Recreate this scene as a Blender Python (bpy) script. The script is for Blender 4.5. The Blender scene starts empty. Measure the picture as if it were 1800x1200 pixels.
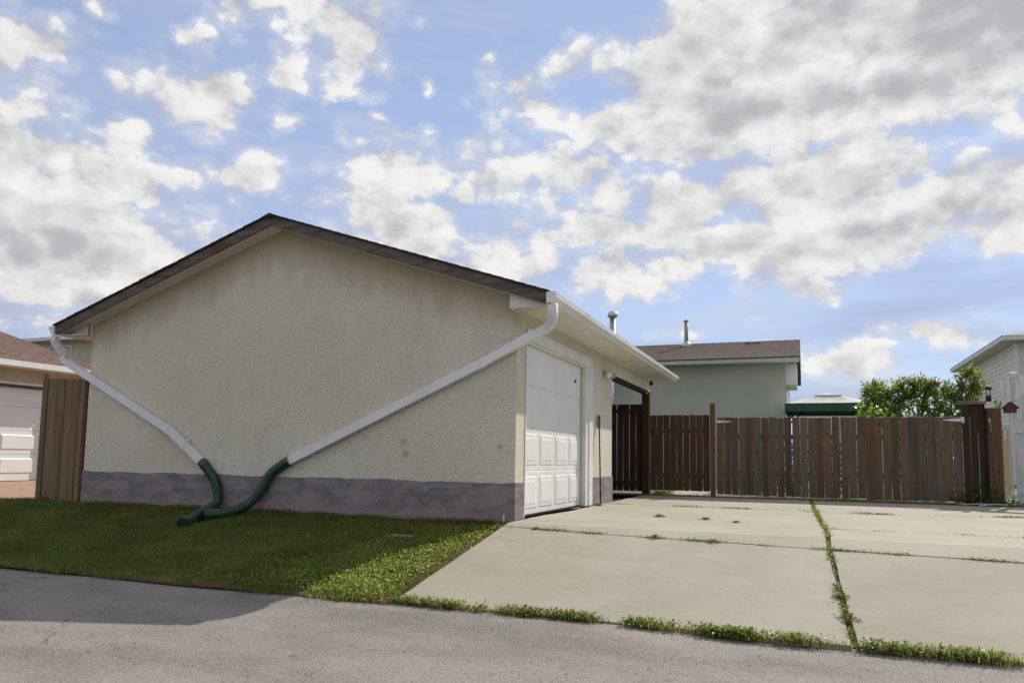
import bpy, math, random
import numpy as np
from mathutils import Vector, Matrix

random.seed(7)
rng = np.random.default_rng(7)
S = bpy.context.scene
COL = S.collection

# ------------------------------------------------------------------ camera
F_PX, CY_PX, PITCH, ROLL, YAW = 1313.935, 683.7046, 0.0925, 0.0164, 0.3721
fw = Vector((-math.sin(YAW) * math.cos(PITCH), math.cos(YAW) * math.cos(PITCH), math.sin(PITCH)))
rt = Vector((math.cos(YAW), math.sin(YAW), 0))
up = rt.cross(fw)
r2 = math.cos(ROLL) * rt + math.sin(ROLL) * up
u2 = -math.sin(ROLL) * rt + math.cos(ROLL) * up
cd = bpy.data.cameras.new('camera')
cam = bpy.data.objects.new('camera', cd)
COL.objects.link(cam)
cam.matrix_world = Matrix(((r2.x, u2.x, -fw.x, 3.1245), (r2.y, u2.y, -fw.y, -8.1476), (r2.z, u2.z, -fw.z, 0.7589), (0, 0, 0, 1)))
cd.sensor_width = 36
cd.lens = F_PX / 1800 * 36
cd.shift_y = (CY_PX - 600) / 1800
cd.clip_start = 0.05
cd.clip_end = 3000
S.camera = cam

# ------------------------------------------------------------------ light
SUN_DIR = Vector((0.43, 1.28, 1.0)).normalized()
SUN_EL = math.asin(SUN_DIR.z)
SUN_AZ = math.atan2(SUN_DIR.x, SUN_DIR.y)
sl = bpy.data.lights.new('sun', 'SUN')
sl.energy = 3.5
sl.angle = math.radians(0.5)
sl.color = (1.0, 0.95, 0.87)
sun = bpy.data.objects.new('sun', sl)
COL.objects.link(sun)
sun.rotation_euler = SUN_DIR.to_track_quat('Z', 'Y').to_euler()
sun.location = (20, 60, 50)

S.view_settings.view_transform = 'Standard'
S.view_settings.look = 'None'
S.view_settings.gamma = 1
S.view_settings.use_curve_mapping = False
S.view_settings.exposure = 0.5


class NT:
    """small helper to write node trees"""
    def __init__(self, tree):
        self.t = tree
        self.n = tree.nodes
        self.l = tree.links

    def node(self, kind, **kw):
        n = self.n.new(kind)
        for k, v in kw.items():
            setattr(n, k, v)
        return n

    def put(self, sock, v):
        if isinstance(v, bpy.types.NodeSocket):
            self.l.new(v, sock)
        elif v is not None:
            if sock.type == 'RGBA' and len(v) == 3:
                v = (*v, 1)
            sock.default_value = v

    def m(self, op, a, b=None, c=None, clamp=False):
        n = self.node('ShaderNodeMath', operation=op, use_clamp=clamp)
        for s, v in zip(n.inputs, (a, b, c)):
            self.put(s, v)
        return n.outputs[0]

    def vm(self, op, a, b=None, scale=None):
        n = self.node('ShaderNodeVectorMath', operation=op)
        self.put(n.inputs[0], a)
        if b is not None:
            self.put(n.inputs[1], b)
        if scale is not None:
            self.put(n.inputs['Scale'], scale)
        return n.outputs['Value'] if op in ('LENGTH', 'DOT_PRODUCT', 'DISTANCE') else n.outputs[0]

    def ss(self, v, a, b, o0=0.0, o1=1.0):
        n = self.node('ShaderNodeMapRange', interpolation_type='SMOOTHSTEP')
        for s, x in zip(n.inputs[:5], (v, a, b, o0, o1)):
            self.put(s, x)
        return n.outputs[0]

    def mix(self, f, a, b, blend='MIX'):
        n = self.node('ShaderNodeMix', data_type='RGBA', blend_type=blend)
        self.put(n.inputs[0], f)
        self.put(n.inputs[6], a)
        self.put(n.inputs[7], b)
        return n.outputs[2]

    def noise(self, vec, scale, detail=4, rough=0.55, dist=0.0, lac=2.0, color=False):
        n = self.node('ShaderNodeTexNoise')
        self.put(n.inputs['Vector'], vec)
        n.inputs['Scale'].default_value = scale
        n.inputs['Detail'].default_value = detail
        n.inputs['Roughness'].default_value = rough
        n.inputs['Distortion'].default_value = dist
        n.inputs['Lacunarity'].default_value = lac
        return n.outputs['Color' if color else 'Fac']

    def voro(self, vec, scale, feature='F1', rnd=1.0, out='Distance', detail=0, rough=0.5, smooth=None):
        n = self.node('ShaderNodeTexVoronoi', feature=feature)
        self.put(n.inputs['Vector'], vec)
        n.inputs['Scale'].default_value = scale
        n.inputs['Randomness'].default_value = rnd
        if 'Detail' in n.inputs and detail:
            n.inputs['Detail'].default_value = detail
            n.inputs['Roughness'].default_value = rough
        if smooth is not None:
            n.inputs['Smoothness'].default_value = smooth
        return n.outputs[out]

    def mapping(self, vec, loc=(0, 0, 0), rot=(0, 0, 0), scale=(1, 1, 1), kind='POINT'):
        n = self.node('ShaderNodeMapping', vector_type=kind)
        self.put(n.inputs[0], vec)
        n.inputs[1].default_value = loc
        n.inputs[2].default_value = rot
        n.inputs[3].default_value = scale
        return n.outputs[0]


S.cycles.max_bounces = 6
S.cycles.diffuse_bounces = 3
S.cycles.glossy_bounces = 2
S.cycles.transmission_bounces = 3

# ------------------------------------------------------------------ sky
W = bpy.data.worlds.new('World')
S.world = W
W.use_nodes = True
k = NT(W.node_tree)
k.n.clear()
SKY_STRENGTH = 0.12
sky = k.node('ShaderNodeTexSky', sky_type='NISHITA', sun_disc=False)
sky.sun_elevation = SUN_EL
sky.sun_rotation = SUN_AZ
sky.altitude = 600
sky.air_density = 1.0
sky.dust_density = 0.1
sky.ozone_density = 1.6
tc = k.node('ShaderNodeTexCoord')
D = k.vm('NORMALIZE', tc.outputs['Generated'])
sx = k.node('ShaderNodeSeparateXYZ')
k.put(sx.inputs[0], D)
az = k.m('ARCTAN2', sx.outputs[0], sx.outputs[1])
el = k.m('ARCSINE', sx.outputs[2])
ae = k.node('ShaderNodeCombineXYZ')
k.put(ae.inputs[0], az)
k.put(ae.inputs[1], el)
AE = ae.outputs[0]
# ragged edges: warp the angles a little before the cloud bodies are laid out
wn = k.noise(k.mapping(D, scale=(1, 1, 1.5)), 11.0, 4, 0.55, color=True)
warp = k.vm('SCALE', k.vm('SUBTRACT', wn, (0.5, 0.5, 0.5)), scale=0.10)
AEw = k.vm('ADD', AE, warp)
# cloud bodies: azimuth, elevation, half width, half height (radians), weight
CLOUDS = [
    (-1.02, 0.440, 0.06, 0.045, .8), (-0.951, 0.445, 0.055, 0.034, .85), (-0.955, 0.374, 0.05, 0.036, .8), (-0.863, 0.419, 0.032, 0.03, .75),
    (-0.86, 0.37, 0.045, 0.028, .75), (-0.775, 0.424, 0.085, 0.045, .95), (-0.741, 0.352, 0.085, 0.036, .95), (-0.683, 0.401, 0.022, 0.018, .7),
    (-0.735, 0.308, 0.034, 0.024, .7), (-0.66, 0.540, 0.13, 0.05, 1.0), (-0.61, 0.505, 0.07, 0.045, .9), (-0.679, 0.471, 0.04, 0.03, .8),
    (-0.985, 0.318, 0.08, 0.07, 1.1), (-0.93, 0.235, 0.19, 0.085, 1.3), (-0.868, 0.319, 0.12, 0.045, 1.0), (-0.947, 0.143, 0.08, 0.022, .8),
    (-0.532, 0.363, 0.105, 0.046, 1.0), (-0.531, 0.303, 0.12, 0.040, 1.0), (-0.541, 0.398, 0.055, 0.02, .8), (-0.614, 0.337, 0.022, 0.011, .7),
    (-0.444, 0.401, 0.024, 0.014, .7), (-0.385, 0.369, 0.075, 0.042, .9), (-0.355, 0.459, 0.075, 0.04, .9), (-0.386, 0.418, 0.05, 0.024, .8),
    (-0.3, 0.51, 0.04, 0.024, .75), (-0.107, 0.485, 0.20, 0.07, 1.1), (0.036, 0.51, 0.24, 0.075, 1.3), (0.22, 0.49, 0.18, 0.11, 1.5),
    (0.10, 0.428, 0.21, 0.055, 1.4), (-0.071, 0.43, 0.22, 0.055, 1.3), (-0.237, 0.432, 0.11, 0.045, 1.0), (-0.291, 0.37, 0.075, 0.04, .9),
    (0.262, 0.40, 0.05, 0.03, .8), (-0.244, 0.305, 0.10, 0.06, 1.0), (-0.109, 0.325, 0.15, 0.06, 1.1), (0.031, 0.337, 0.19, 0.055, 1.2),
    (0.165, 0.300, 0.15, 0.065, 1.2), (0.03, 0.278, 0.20, 0.045, 1.2), (0.26, 0.290, 0.10, 0.055, 1.1), (-0.251, 0.247, 0.09, 0.045, 1.0),
    (-0.383, 0.262, 0.115, 0.045, 1.0), (-0.80, 0.49, 0.03, 0.018, .8), (-0.90, 0.50, 0.03, 0.016, .75), (-0.56, 0.44, 0.018, 0.012, .75), (-0.50, 0.48, 0.016, 0.011, .7), (-0.45, 0.345, 0.03, 0.014, .75), (-0.80, 0.36, 0.028, 0.016, .75), (-0.41, 0.50, 0.02, 0.012, .7), (-0.161, 0.250, 0.06, 0.04, .9), (-0.004, 0.232, 0.085, 0.03, .9), (0.145, 0.155, 0.082, 0.024, 1.0),
    (0.046, 0.122, 0.075, 0.036, .9), (0.084, 0.135, 0.05, 0.018, .8), (-0.146, 0.156, 0.04, 0.012, .7), (-0.04, 0.163, 0.03, 0.014, .7)]
cov = None
for (a, e, wa, we, g) in CLOUDS:
    mp = k.mapping(AEw, loc=(a, e, 0), scale=(wa * 1.22, we * 1.28, 1), kind='TEXTURE')
    gr = k.node('ShaderNodeTexGradient', gradient_type='SPHERICAL')
    k.put(gr.inputs[0], mp)
    v = k.m('MULTIPLY', k.m('POWER', gr.outputs['Fac'], 0.6), g)
    cov = v if cov is None else k.m('MAXIMUM', cov, v)
# same kind of cloud everywhere else; unseen cover raised to fill the shaded wall
inside = k.node('ShaderNodeTexGradient', gradient_type='SPHERICAL')
k.put(inside.inputs[0], k.mapping(AE, loc=(-0.38, 0.25, 0), scale=(1.15, 0.56, 1), kind='TEXTURE'))
outside = k.m('SUBTRACT', 1.0, k.ss(inside.outputs['Fac'], 0.0, 0.35))
far = k.noise(k.mapping(D, scale=(1, 1, 2.2)), 2.6, 3, 0.5)
farc = k.m('MULTIPLY', k.ss(far, 0.38, 0.62, 0, 1.1), outside)
farc = k.m('MULTIPLY', farc, k.ss(sx.outputs[2], 0.02, 0.12))
cov = k.m('MAXIMUM', cov, farc)
cs = k.mapping(D, scale=(1, 1, 1.5))
wob = k.vm('SCALE', wn, scale=0.035)


def billow(vec, det):
    """cumulus relief: broad fractal swell plus round puffs"""
    n = k.noise(vec, 10.0, det, 0.63, 0.2)
    v = k.voro(k.vm('ADD', vec, wob), 17.0, 'F1', 1.0, 'Distance', min(det, 3), 0.5)
    return k.m('ADD', k.m('MULTIPLY', k.m('SUBTRACT', n, 0.5), 1.35), k.m('MULTIPLY', k.m('SUBTRACT', 0.55, v), 0.6))


nn = billow(cs, 8)
# the same field sampled a step towards the sun: which side of a billow is lit
off = SUN_DIR * 0.024
nn2 = billow(k.vm('ADD', cs, (off.x, off.y, off.z * 1.5 + 0.014)), 4)
dens = k.m('SUBTRACT', k.m('ADD', cov, k.m('MULTIPLY', nn, 0.84)), 0.29)
hf = k.noise(cs, 46.0, 5, 0.6)
alpha = k.ss(k.m('ADD', dens, k.m('MULTIPLY', k.m('SUBTRACT', hf, 0.5), 0.20)), -0.02, 0.22)
alpha = k.m('MAXIMUM', alpha, k.ss(k.m('ADD', dens, k.m('MULTIPLY', k.m('SUBTRACT', hf, 0.5), 0.5)), -0.32, 0.22, 0, 0.45))
broad = k.noise(k.mapping(D, scale=(1, 1, 2.4)), 4.2, 2, 0.45)
thick = k.ss(k.m('ADD', k.m('ADD', dens, k.m('MULTIPLY', nn, 0.05)), k.m('MULTIPLY', k.m('SUBTRACT', broad, 0.5), 0.8)), 0.28, 1.0)
lit = k.m('SUBTRACT', nn, nn2)
shade = k.ss(k.m('SUBTRACT', k.m('MULTIPLY', thick, 0.62), k.m('MULTIPLY', lit, 1.15)), -0.46, 0.80)
ccol = k.mix(shade, (1.10, 1.09, 1.07), (0.585, 0.58, 0.62))
ccol = k.vm('SCALE', ccol, scale=0.585 / SKY_STRENGTH)
# thin milky veil over the blue, thicker low down, with soft streaks
veil = k.noise(k.mapping(D, scale=(1, 1, 7.0)), 3.2, 5, 0.5)
vf = k.m('ADD', k.ss(sx.outputs[2], 0.70, 0.08, 0.55, 0.86), k.ss(veil, 0.35, 0.75, -0.10, 0.16), clamp=True)
base = k.mix(vf, sky.outputs[0], tuple(v / SKY_STRENGTH for v in (0.315, 0.365, 0.515)))
wisp = k.m('MULTIPLY', k.ss(k.noise(k.mapping(D, scale=(1, 1, 5.0)), 4.5, 7, 0.6, 0.4), 0.50, 0.78), 0.5)
base = k.mix(wisp, base, tuple(v / SKY_STRENGTH for v in (0.47, 0.48, 0.52)))
skyc = k.mix(alpha, base, ccol)
bg = k.node('ShaderNodeBackground')
k.put(bg.inputs[0], skyc)
bg.inputs[1].default_value = SKY_STRENGTH
wo = k.node('ShaderNodeOutputWorld')
k.l.new(bg.outputs[0], wo.inputs[0])
W.cycles.sampling_method = 'MANUAL'
W.cycles.sample_map_resolution = 512


# ------------------------------------------------------------------ materials
def new_mat(name):
    m = bpy.data.materials.new(name)
    m.use_nodes = True
    k = NT(m.node_tree)
    k.n.clear()
    return m, k


def finish(k, col, rough=0.8, bump=None, bstr=0.5, bdist=0.01, metallic=0.0, spec=0.35):
    p = k.node('ShaderNodeBsdfPrincipled')
    k.put(p.inputs['Base Color'], col)
    k.put(p.inputs['Roughness'], rough)
    p.inputs['Metallic'].default_value = metallic
    p.inputs['Specular IOR Level'].default_value = spec
    if bump is not None:
        b = k.node('ShaderNodeBump')
        b.inputs['Strength'].default_value = bstr
        b.inputs['Distance'].default_value = bdist
        k.put(b.inputs['Height'], bump)
        k.l.new(b.outputs[0], p.inputs['Normal'])
    o = k.node('ShaderNodeOutputMaterial')
    k.l.new(p.outputs[0], o.inputs[0])
    return p


def objc(k):
    return k.node('ShaderNodeTexCoord').outputs['Object']


def worldc(k):
    return k.node('ShaderNodeNewGeometry').outputs['Position']


def simple(name, c1, c2, scale=6, rough=0.7, detail=5, bump=0.15, bscale=40, stretch=(1, 1, 1), rnd=0.0, metallic=0.0, spec=0.35, lo=0.35, hi=0.65, dirt=None):
    m, k = new_mat(name)
    c = k.mapping(worldc(k), scale=stretch)
    f = k.ss(k.noise(c, scale, detail, 0.6), lo, hi)
    col = k.mix(f, c1, c2)
    if dirt:
        df = k.ss(k.noise(c, scale * 0.37, 6, 0.65), 0.5, 0.8)
        col = k.mix(k.m('MULTIPLY', df, 0.7), col, dirt)
    if rnd:
        oi = k.node('ShaderNodeObjectInfo')
        col = k.vm('SCALE', col, scale=k.ss(oi.outputs['Random'], 0, 1, 1 - rnd, 1 + rnd))
    finish(k, col, rough, k.noise(c, bscale, 4, 0.6), bump, 0.01, metallic, spec)
    return m


M = {}


def build_materials():
    # pebble-dash stucco
    m, k = new_mat('stucco')
    c = worldc(k)
    big = k.noise(c, 0.9, 5, 0.6)
    streak = k.noise(k.mapping(c, scale=(3.0, 3.0, 0.5)), 1.6, 4, 0.6)
    grain = k.noise(c, 42, 3, 0.75)
    peb = k.voro(c, 62, 'F1', 1.0, 'Color')
    pebv = k.node('ShaderNodeSeparateColor')
    k.put(pebv.inputs[0], peb)
    base = k.mix(k.ss(big, 0.35, 0.65), (0.65, 0.588, 0.465), (0.715, 0.655, 0.53))
    base = k.mix(k.ss(streak, 0.55, 0.75, 0, 0.35), base, (0.58, 0.515, 0.395))
    base = k.mix(k.ss(pebv.outputs[0], 0.80, 0.92, 0, 0.45), base, (0.80, 0.77, 0.70))
    base = k.mix(k.ss(pebv.outputs[1], 0.82, 0.98, 0, 0.3), base, (0.28, 0.25, 0.19))
    base = k.mix(k.ss(grain, 0.4, 0.75, 0.0, 0.22), base, (0.40, 0.36, 0.28))
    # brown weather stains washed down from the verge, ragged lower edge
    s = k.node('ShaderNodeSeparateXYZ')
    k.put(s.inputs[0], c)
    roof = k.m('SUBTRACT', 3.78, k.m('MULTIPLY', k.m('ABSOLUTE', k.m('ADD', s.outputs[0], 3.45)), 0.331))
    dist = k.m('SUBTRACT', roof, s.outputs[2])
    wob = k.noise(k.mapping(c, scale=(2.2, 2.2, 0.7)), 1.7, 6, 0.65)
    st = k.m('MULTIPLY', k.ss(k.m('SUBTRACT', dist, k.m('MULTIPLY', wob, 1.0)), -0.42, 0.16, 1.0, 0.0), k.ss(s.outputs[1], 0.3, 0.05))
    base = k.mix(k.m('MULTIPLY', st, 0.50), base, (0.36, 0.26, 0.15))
    # a few damp marks low on the wall
    dn = k.m('MULTIPLY', k.ss(k.noise(k.mapping(c, scale=(1.2, 1, 1)), 2.1, 5, 0.7), 0.66, 0.74), k.ss(s.outputs[2], 1.3, 0.5))
    base = k.mix(k.m('MULTIPLY', dn, 0.5), base, (0.16, 0.145, 0.12))
    for (px_, pz_, rr) in ((-1.48, 0.94, 0.065), (-1.46, 0.78, 0.055), (-0.19, 0.89, 0.05), (-5.0, 1.5, 0.03)):
        dd = k.vm('DISTANCE', k.vm('ADD', c, k.vm('SCALE', k.vm('SUBTRACT', k.noise(c, 16, 4, 0.7, color=True), (0.5, 0.5, 0.5)), scale=0.22)), (px_, 0.0, pz_))
        base = k.mix(k.ss(dd, rr, rr * 0.4, 0, 0.5), base, (0.19, 0.17, 0.14))
    hcr = k.voro(k.vm('ADD', c, k.vm('SCALE', k.noise(c, 2.2, 6, 0.7, color=True), scale=0.7)), 0.45, 'DISTANCE_TO_EDGE')
    base = k.mix(k.m('MULTIPLY', k.ss(hcr, 0.005, 0.0015), k.ss(k.noise(c, 0.7, 2), 0.52, 0.60, 0, 0.4)), base, (0.30, 0.26, 0.20))
    h = k.m('ADD', k.voro(c, 62), k.m('MULTIPLY', grain, 0.8))
    finish(k, base, 0.92, h, 0.55, 0.01, spec=0.15)
    M['stucco'] = m

    # painted foundation band
    m, k = new_mat('foundation_paint')
    c = worldc(k)
    a = k.noise(k.mapping(c, scale=(1, 1, 2.2)), 2.6, 6, 0.6, 0.4)
    b = k.noise(c, 7.5, 5, 0.65)
    s = k.node('ShaderNodeSeparateXYZ')
    k.put(s.inputs[0], c)
    col = k.mix(k.ss(a, 0.36, 0.62), (0.185, 0.165, 0.168), (0.295, 0.25, 0.245))
    col = k.mix(k.ss(b, 0.56, 0.72, 0, 0.7), col, (0.33, 0.28, 0.265))
    col = k.mix(k.ss(k.noise(k.mapping(c, scale=(1, 1, 3)), 4.1, 4, 0.6), 0.62, 0.72, 0, 0.55), col, (0.19, 0.19, 0.26))
    low = k.ss(k.m('ADD', s.outputs[2], k.m('MULTIPLY', b, 0.25)), 0.14, 0.32, 0.75, 0.0)
    col = k.mix(low, col, (0.33, 0.235, 0.21))
    finish(k, col, 0.9, k.m('ADD', k.noise(c, 30, 4, 0.7), k.m('MULTIPLY', b, 1.5)), 0.8, 0.012, spec=0.2)
    M['foundation'] = m

    # concrete
    m, k = new_mat('concrete')
    c = worldc(k)
    oi = k.node('ShaderNodeObjectInfo')
    big = k.noise(c, 0.8, 6, 0.6)
    mid = k.noise(c, 4.5, 6, 0.65)
    fine = k.noise(c, 70, 3, 0.7)
    col = k.mix(k.ss(big, 0.33, 0.67), (0.315, 0.278, 0.21), (0.365, 0.328, 0.255))
    col = k.mix(k.ss(mid, 0.52, 0.72, 0, 0.4), col, (0.28, 0.245, 0.185))
    col = k.mix(k.ss(k.noise(k.mapping(c, scale=(0.5, 2, 1)), 1.4, 5, 0.6), 0.55, 0.75, 0, 0.3), col, (0.42, 0.385, 0.32))
    col = k.mix(k.ss(fine, 0.56, 0.75, 0, 0.5), col, (0.22, 0.19, 0.155))
    scuff = k.noise(k.mapping(c, scale=(0.45, 3.2, 1), rot=(0, 0, 0.25)), 2.6, 7, 0.68, 0.5)
    col = k.mix(k.ss(scuff, 0.58, 0.72, 0, 0.4), col, (0.27, 0.235, 0.18))
    col = k.mix(k.ss(k.noise(c, 13, 5, 0.7), 0.60, 0.72, 0, 0.4), col, (0.43, 0.40, 0.345))
    spots = k.voro(c, 3.1, 'F1', 1.0)
    col = k.mix(k.ss(spots, 0.05, 0.02, 0, 0.8), col, (0.10, 0.085, 0.07))
    spots2 = k.voro(c, 8.3, 'F1', 1.0)
    col = k.mix(k.ss(spots2, 0.075, 0.03, 0, 0.65), col, (0.17, 0.14, 0.11))
    hc = k.voro(k.vm('ADD', c, k.vm('SCALE', k.noise(c, 1.6, 6, 0.7, color=True), scale=0.9)), 0.42, 'DISTANCE_TO_EDGE')
    col = k.mix(k.m('MULTIPLY', k.ss(hc, 0.006, 0.002), k.ss(k.noise(c, 0.6, 2), 0.50, 0.60, 0, 0.32)), col, (0.11, 0.095, 0.075))
    stain = k.noise(c, 1.9, 6, 0.7, 0.8)
    col = k.mix(k.ss(stain, 0.66, 0.74, 0, 0.35), col, (0.22, 0.175, 0.125))
    col = k.vm('SCALE', col, scale=k.ss(oi.outputs['Random'], 0, 1, 0.95, 1.05))
    finish(k, col, 0.88, k.m('ADD', fine, mid), 0.35, 0.01, spec=0.25)
    M['concrete'] = m

    # worn asphalt lane with exposed chips
    m, k = new_mat('asphalt')
    c = worldc(k)
    s = k.node('ShaderNodeSeparateXYZ')
    k.put(s.inputs[0], c)
    big = k.noise(k.mapping(c, scale=(0.55, 1, 1)), 0.9, 6, 0.62)
    mid = k.noise(c, 3.3, 6, 0.66)
    chip = k.voro(c, 95, 'F1', 1.0, 'Color')
    cc = k.node('ShaderNodeSeparateColor')
    k.put(cc.inputs[0], chip)
    pit = k.m('MAXIMUM', k.noise(c, 55, 4, 0.72), k.m('SUBTRACT', k.noise(c, 24, 4, 0.72), 0.02))
    col = k.mix(k.ss(big, 0.38, 0.62), (0.185, 0.167, 0.150), (0.285, 0.256, 0.220))
    worn = k.ss(mid, 0.42, 0.60)
    col = k.mix(k.ss(k.noise(k.mapping(c, scale=(0.35, 1, 1)), 1.7, 4, 0.55), 0.50, 0.66, 0, 0.55), col, (0.29, 0.255, 0.215))
    col = k.mix(k.ss(cc.outputs[0], 0.35, 0.95, 0, 0.32), col, (0.42, 0.385, 0.345))
    pits = k.m('MULTIPLY', k.ss(pit, 0.53, 0.66), k.m('ADD', 0.14, k.m('MULTIPLY', worn, 0.70)))
    col = k.mix(k.m('MULTIPLY', pits, 0.85), col, (0.045, 0.042, 0.042))
    # thin cracks
    ck = k.voro(k.vm('ADD', c, k.vm('SCALE', k.noise(c, 2.5, 5, 0.65, color=True), scale=0.6)), 0.55, 'DISTANCE_TO_EDGE')
    col = k.mix(k.m('MULTIPLY', k.ss(ck, 0.007, 0.002), k.ss(k.noise(c, 0.8, 2), 0.58, 0.68, 0, 0.7)), col, (0.04, 0.037, 0.034))
    h = k.m('SUBTRACT', k.m('MULTIPLY', cc.outputs[1], 0.35), pit)
    finish(k, col, 0.88, h, 0.8, 0.016, spec=0.2)
    M['asphalt'] = m

    M['soil'] = simple('soil', (0.075, 0.055, 0.035), (0.13, 0.10, 0.065), 5, 0.95, bump=0.6, bscale=30)
    M['lawn_soil'] = simple('lawn_soil', (0.035, 0.045, 0.016), (0.085, 0.075, 0.035), 9, 0.95, bump=0.6, bscale=40)
    M['terrain'] = simple('terrain', (0.07, 0.085, 0.03), (0.12, 0.12, 0.05), 1.2, 0.95, bump=0.5, bscale=12)
    M['yard'] = simple('yard', (0.08, 0.13, 0.03), (0.14, 0.19, 0.05), 6, 0.95, bump=0.6, bscale=25)
    M['pink_gravel'] = simple('pink_gravel', (0.30, 0.17, 0.115), (0.42, 0.275, 0.20), 7, 0.95, bump=0.8, bscale=45, lo=0.3, hi=0.7, dirt=(0.36, 0.29, 0.23))
    M['joint_dirt'] = simple('joint_dirt', (0.03, 0.026, 0.02), (0.07, 0.058, 0.04), 20, 0.95)
    M['white_metal'] = simple('white_metal', (0.74, 0.73, 0.70), (0.80, 0.79, 0.77), 4, 0.42, bump=0.03, bscale=20, spec=0.5, dirt=(0.60, 0.57, 0.50))
    M['white_paint'] = simple('white_paint', (0.70, 0.69, 0.63), (0.78, 0.77, 0.72), 3, 0.6, bump=0.08, bscale=50, dirt=(0.58, 0.54, 0.46))
    M['cream_paint'] = simple('cream_paint', (0.72, 0.675, 0.57), (0.77, 0.73, 0.635), 2.5, 0.6, bump=0.06, bscale=50, dirt=(0.62, 0.56, 0.45))
    M['door_paint'] = simple('door_paint', (0.78, 0.765, 0.725), (0.82, 0.81, 0.775), 1.5, 0.5, bump=0.05, bscale=9, dirt=(0.70, 0.675, 0.62))
    M['hose'] = simple('green_plastic', (0.012, 0.045, 0.028), (0.022, 0.07, 0.045), 9, 0.38, bump=0.05, spec=0.5, dirt=(0.06, 0.085, 0.06))
    M['black'] = simple('black_plastic', (0.012, 0.012, 0.013), (0.022, 0.022, 0.022), 9, 0.5)
    M['dark_wood_trim'] = simple('dark_trim', (0.030, 0.019, 0.014), (0.05, 0.032, 0.024), 9, 0.75, stretch=(1, 1, 1))
    M['steel'] = simple('galvanised_steel', (0.50, 0.52, 0.54), (0.62, 0.63, 0.65), 7, 0.35, metallic=0.85, bump=0.05, dirt=(0.42, 0.42, 0.42))
    M['dull_steel'] = simple('weathered_steel', (0.30, 0.29, 0.27), (0.42, 0.40, 0.37), 12, 0.6, metallic=0.4, bump=0.1)
    M['rust'] = simple('rusty_iron', (0.035, 0.026, 0.022), (0.09, 0.05, 0.035), 25, 0.8, metallic=0.2)
    M['glass'] = simple('window_glass', (0.10, 0.13, 0.17), (0.14, 0.17, 0.21), 2, 0.06, bump=0.0, spec=0.9)
    M['lamp_glass'] = simple('lamp_glass', (0.72, 0.70, 0.64), (0.80, 0.78, 0.72), 10, 0.15, bump=0.0, spec=0.7)
    M['house_stucco'] = simple('grey_stucco', (0.435, 0.44, 0.385), (0.49, 0.49, 0.43), 1.2, 0.92, bump=0.5, bscale=60)
    M['house_white'] = simple('house_white', (0.66, 0.67, 0.66), (0.73, 0.73, 0.72), 3, 0.6)
    M['grey_trim'] = simple('grey_trim', (0.50, 0.52, 0.50), (0.57, 0.58, 0.56), 2, 0.7)
    M['siding'] = simple('pink_white_siding', (0.62, 0.575, 0.54), (0.68, 0.635, 0.60), 2, 0.65, rnd=0.03)
    M['neighbour_stucco'] = simple('tan_stucco', (0.46, 0.41, 0.31), (0.52, 0.47, 0.37), 2, 0.92, bump=0.5, bscale=60)
    M['redtrim'] = simple('red_trim', (0.13, 0.055, 0.045), (0.16, 0.07, 0.055), 6, 0.7)
    M['canopy'] = simple('canopy_cloth', (0.46, 0.47, 0.43), (0.55, 0.55, 0.505), 2.5, 0.85, bump=0.2, bscale=6)
    M['canopy_green'] = simple('green_cloth', (0.026, 0.080, 0.052), (0.038, 0.10, 0.068), 4, 0.8, bump=0.15, bscale=9)
    M['birdhouse_red'] = simple('birdhouse_paint', (0.11, 0.035, 0.025), (0.15, 0.05, 0.035), 20, 0.75)
    M['pale_wood'] = simple('pale_wood', (0.52, 0.42, 0.20), (0.66, 0.55, 0.30), 3, 0.75, stretch=(6, 6, 0.6), dirt=(0.40, 0.30, 0.15))
    M['bark'] = simple('bark', (0.06, 0.045, 0.03), (0.12, 0.095, 0.07), 14, 0.9, bump=0.5)
    M['dry_stick'] = simple('dry_stick', (0.42, 0.37, 0.29), (0.55, 0.49, 0.40), 14, 0.85)
    M['stone'] = simple('cover_stone', (0.22, 0.21, 0.20), (0.32, 0.30, 0.28), 9, 0.9, bump=0.5)

    # shingles (far roofs): courses and tabs as fine relief with colour per tab
    for name, c1, c2 in (('brown_shingles', (0.135, 0.098, 0.082), (0.215, 0.165, 0.14)), ('red_shingles', (0.15, 0.092, 0.075), (0.28, 0.20, 0.165)),
                         ('grey_shingles', (0.10, 0.105, 0.095), (0.15, 0.155, 0.14)), ('pale_shingles', (0.33, 0.30, 0.27), (0.42, 0.39, 0.35)),
                         ('dark_shingles', (0.035, 0.032, 0.03), (0.065, 0.058, 0.055))):
        m, k = new_mat(name)
        c = worldc(k)
        tabs = k.noise(k.mapping(c, scale=(2.2, 2.2, 7.0)), 3.0, 5, 0.7)
        big = k.noise(c, 0.7, 4, 0.6)
        col = k.mix(k.ss(tabs, 0.35, 0.68), c1, c2)
        col = k.mix(k.ss(big, 0.5, 0.75, 0, 0.35), col, tuple(v * 0.75 for v in c1))
        finish(k, col, 0.92, k.noise(c, 40, 4, 0.7), 0.6, 0.01, spec=0.2)
        M[name] = m

    # fence woods: grain along the board, tone per board
    def wood(name, tones, grey, greyness):
        m, k = new_mat(name)
        oi = k.node('ShaderNodeObjectInfo')
        r = oi.outputs['Random']
        sh = k.node('ShaderNodeCombineXYZ')
        k.put(sh.inputs[0], k.m('MULTIPLY', r, 37.0))
        k.put(sh.inputs[2], k.m('MULTIPLY', r, 91.0))
        c = k.vm('ADD', worldc(k), sh.outputs[0])
        grain = k.noise(k.mapping(c, scale=(34, 34, 1.1)), 1.0, 6, 0.68, 0.6)
        blot = k.noise(k.mapping(c, scale=(5, 5, 0.8)), 1.0, 5, 0.6)
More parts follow.
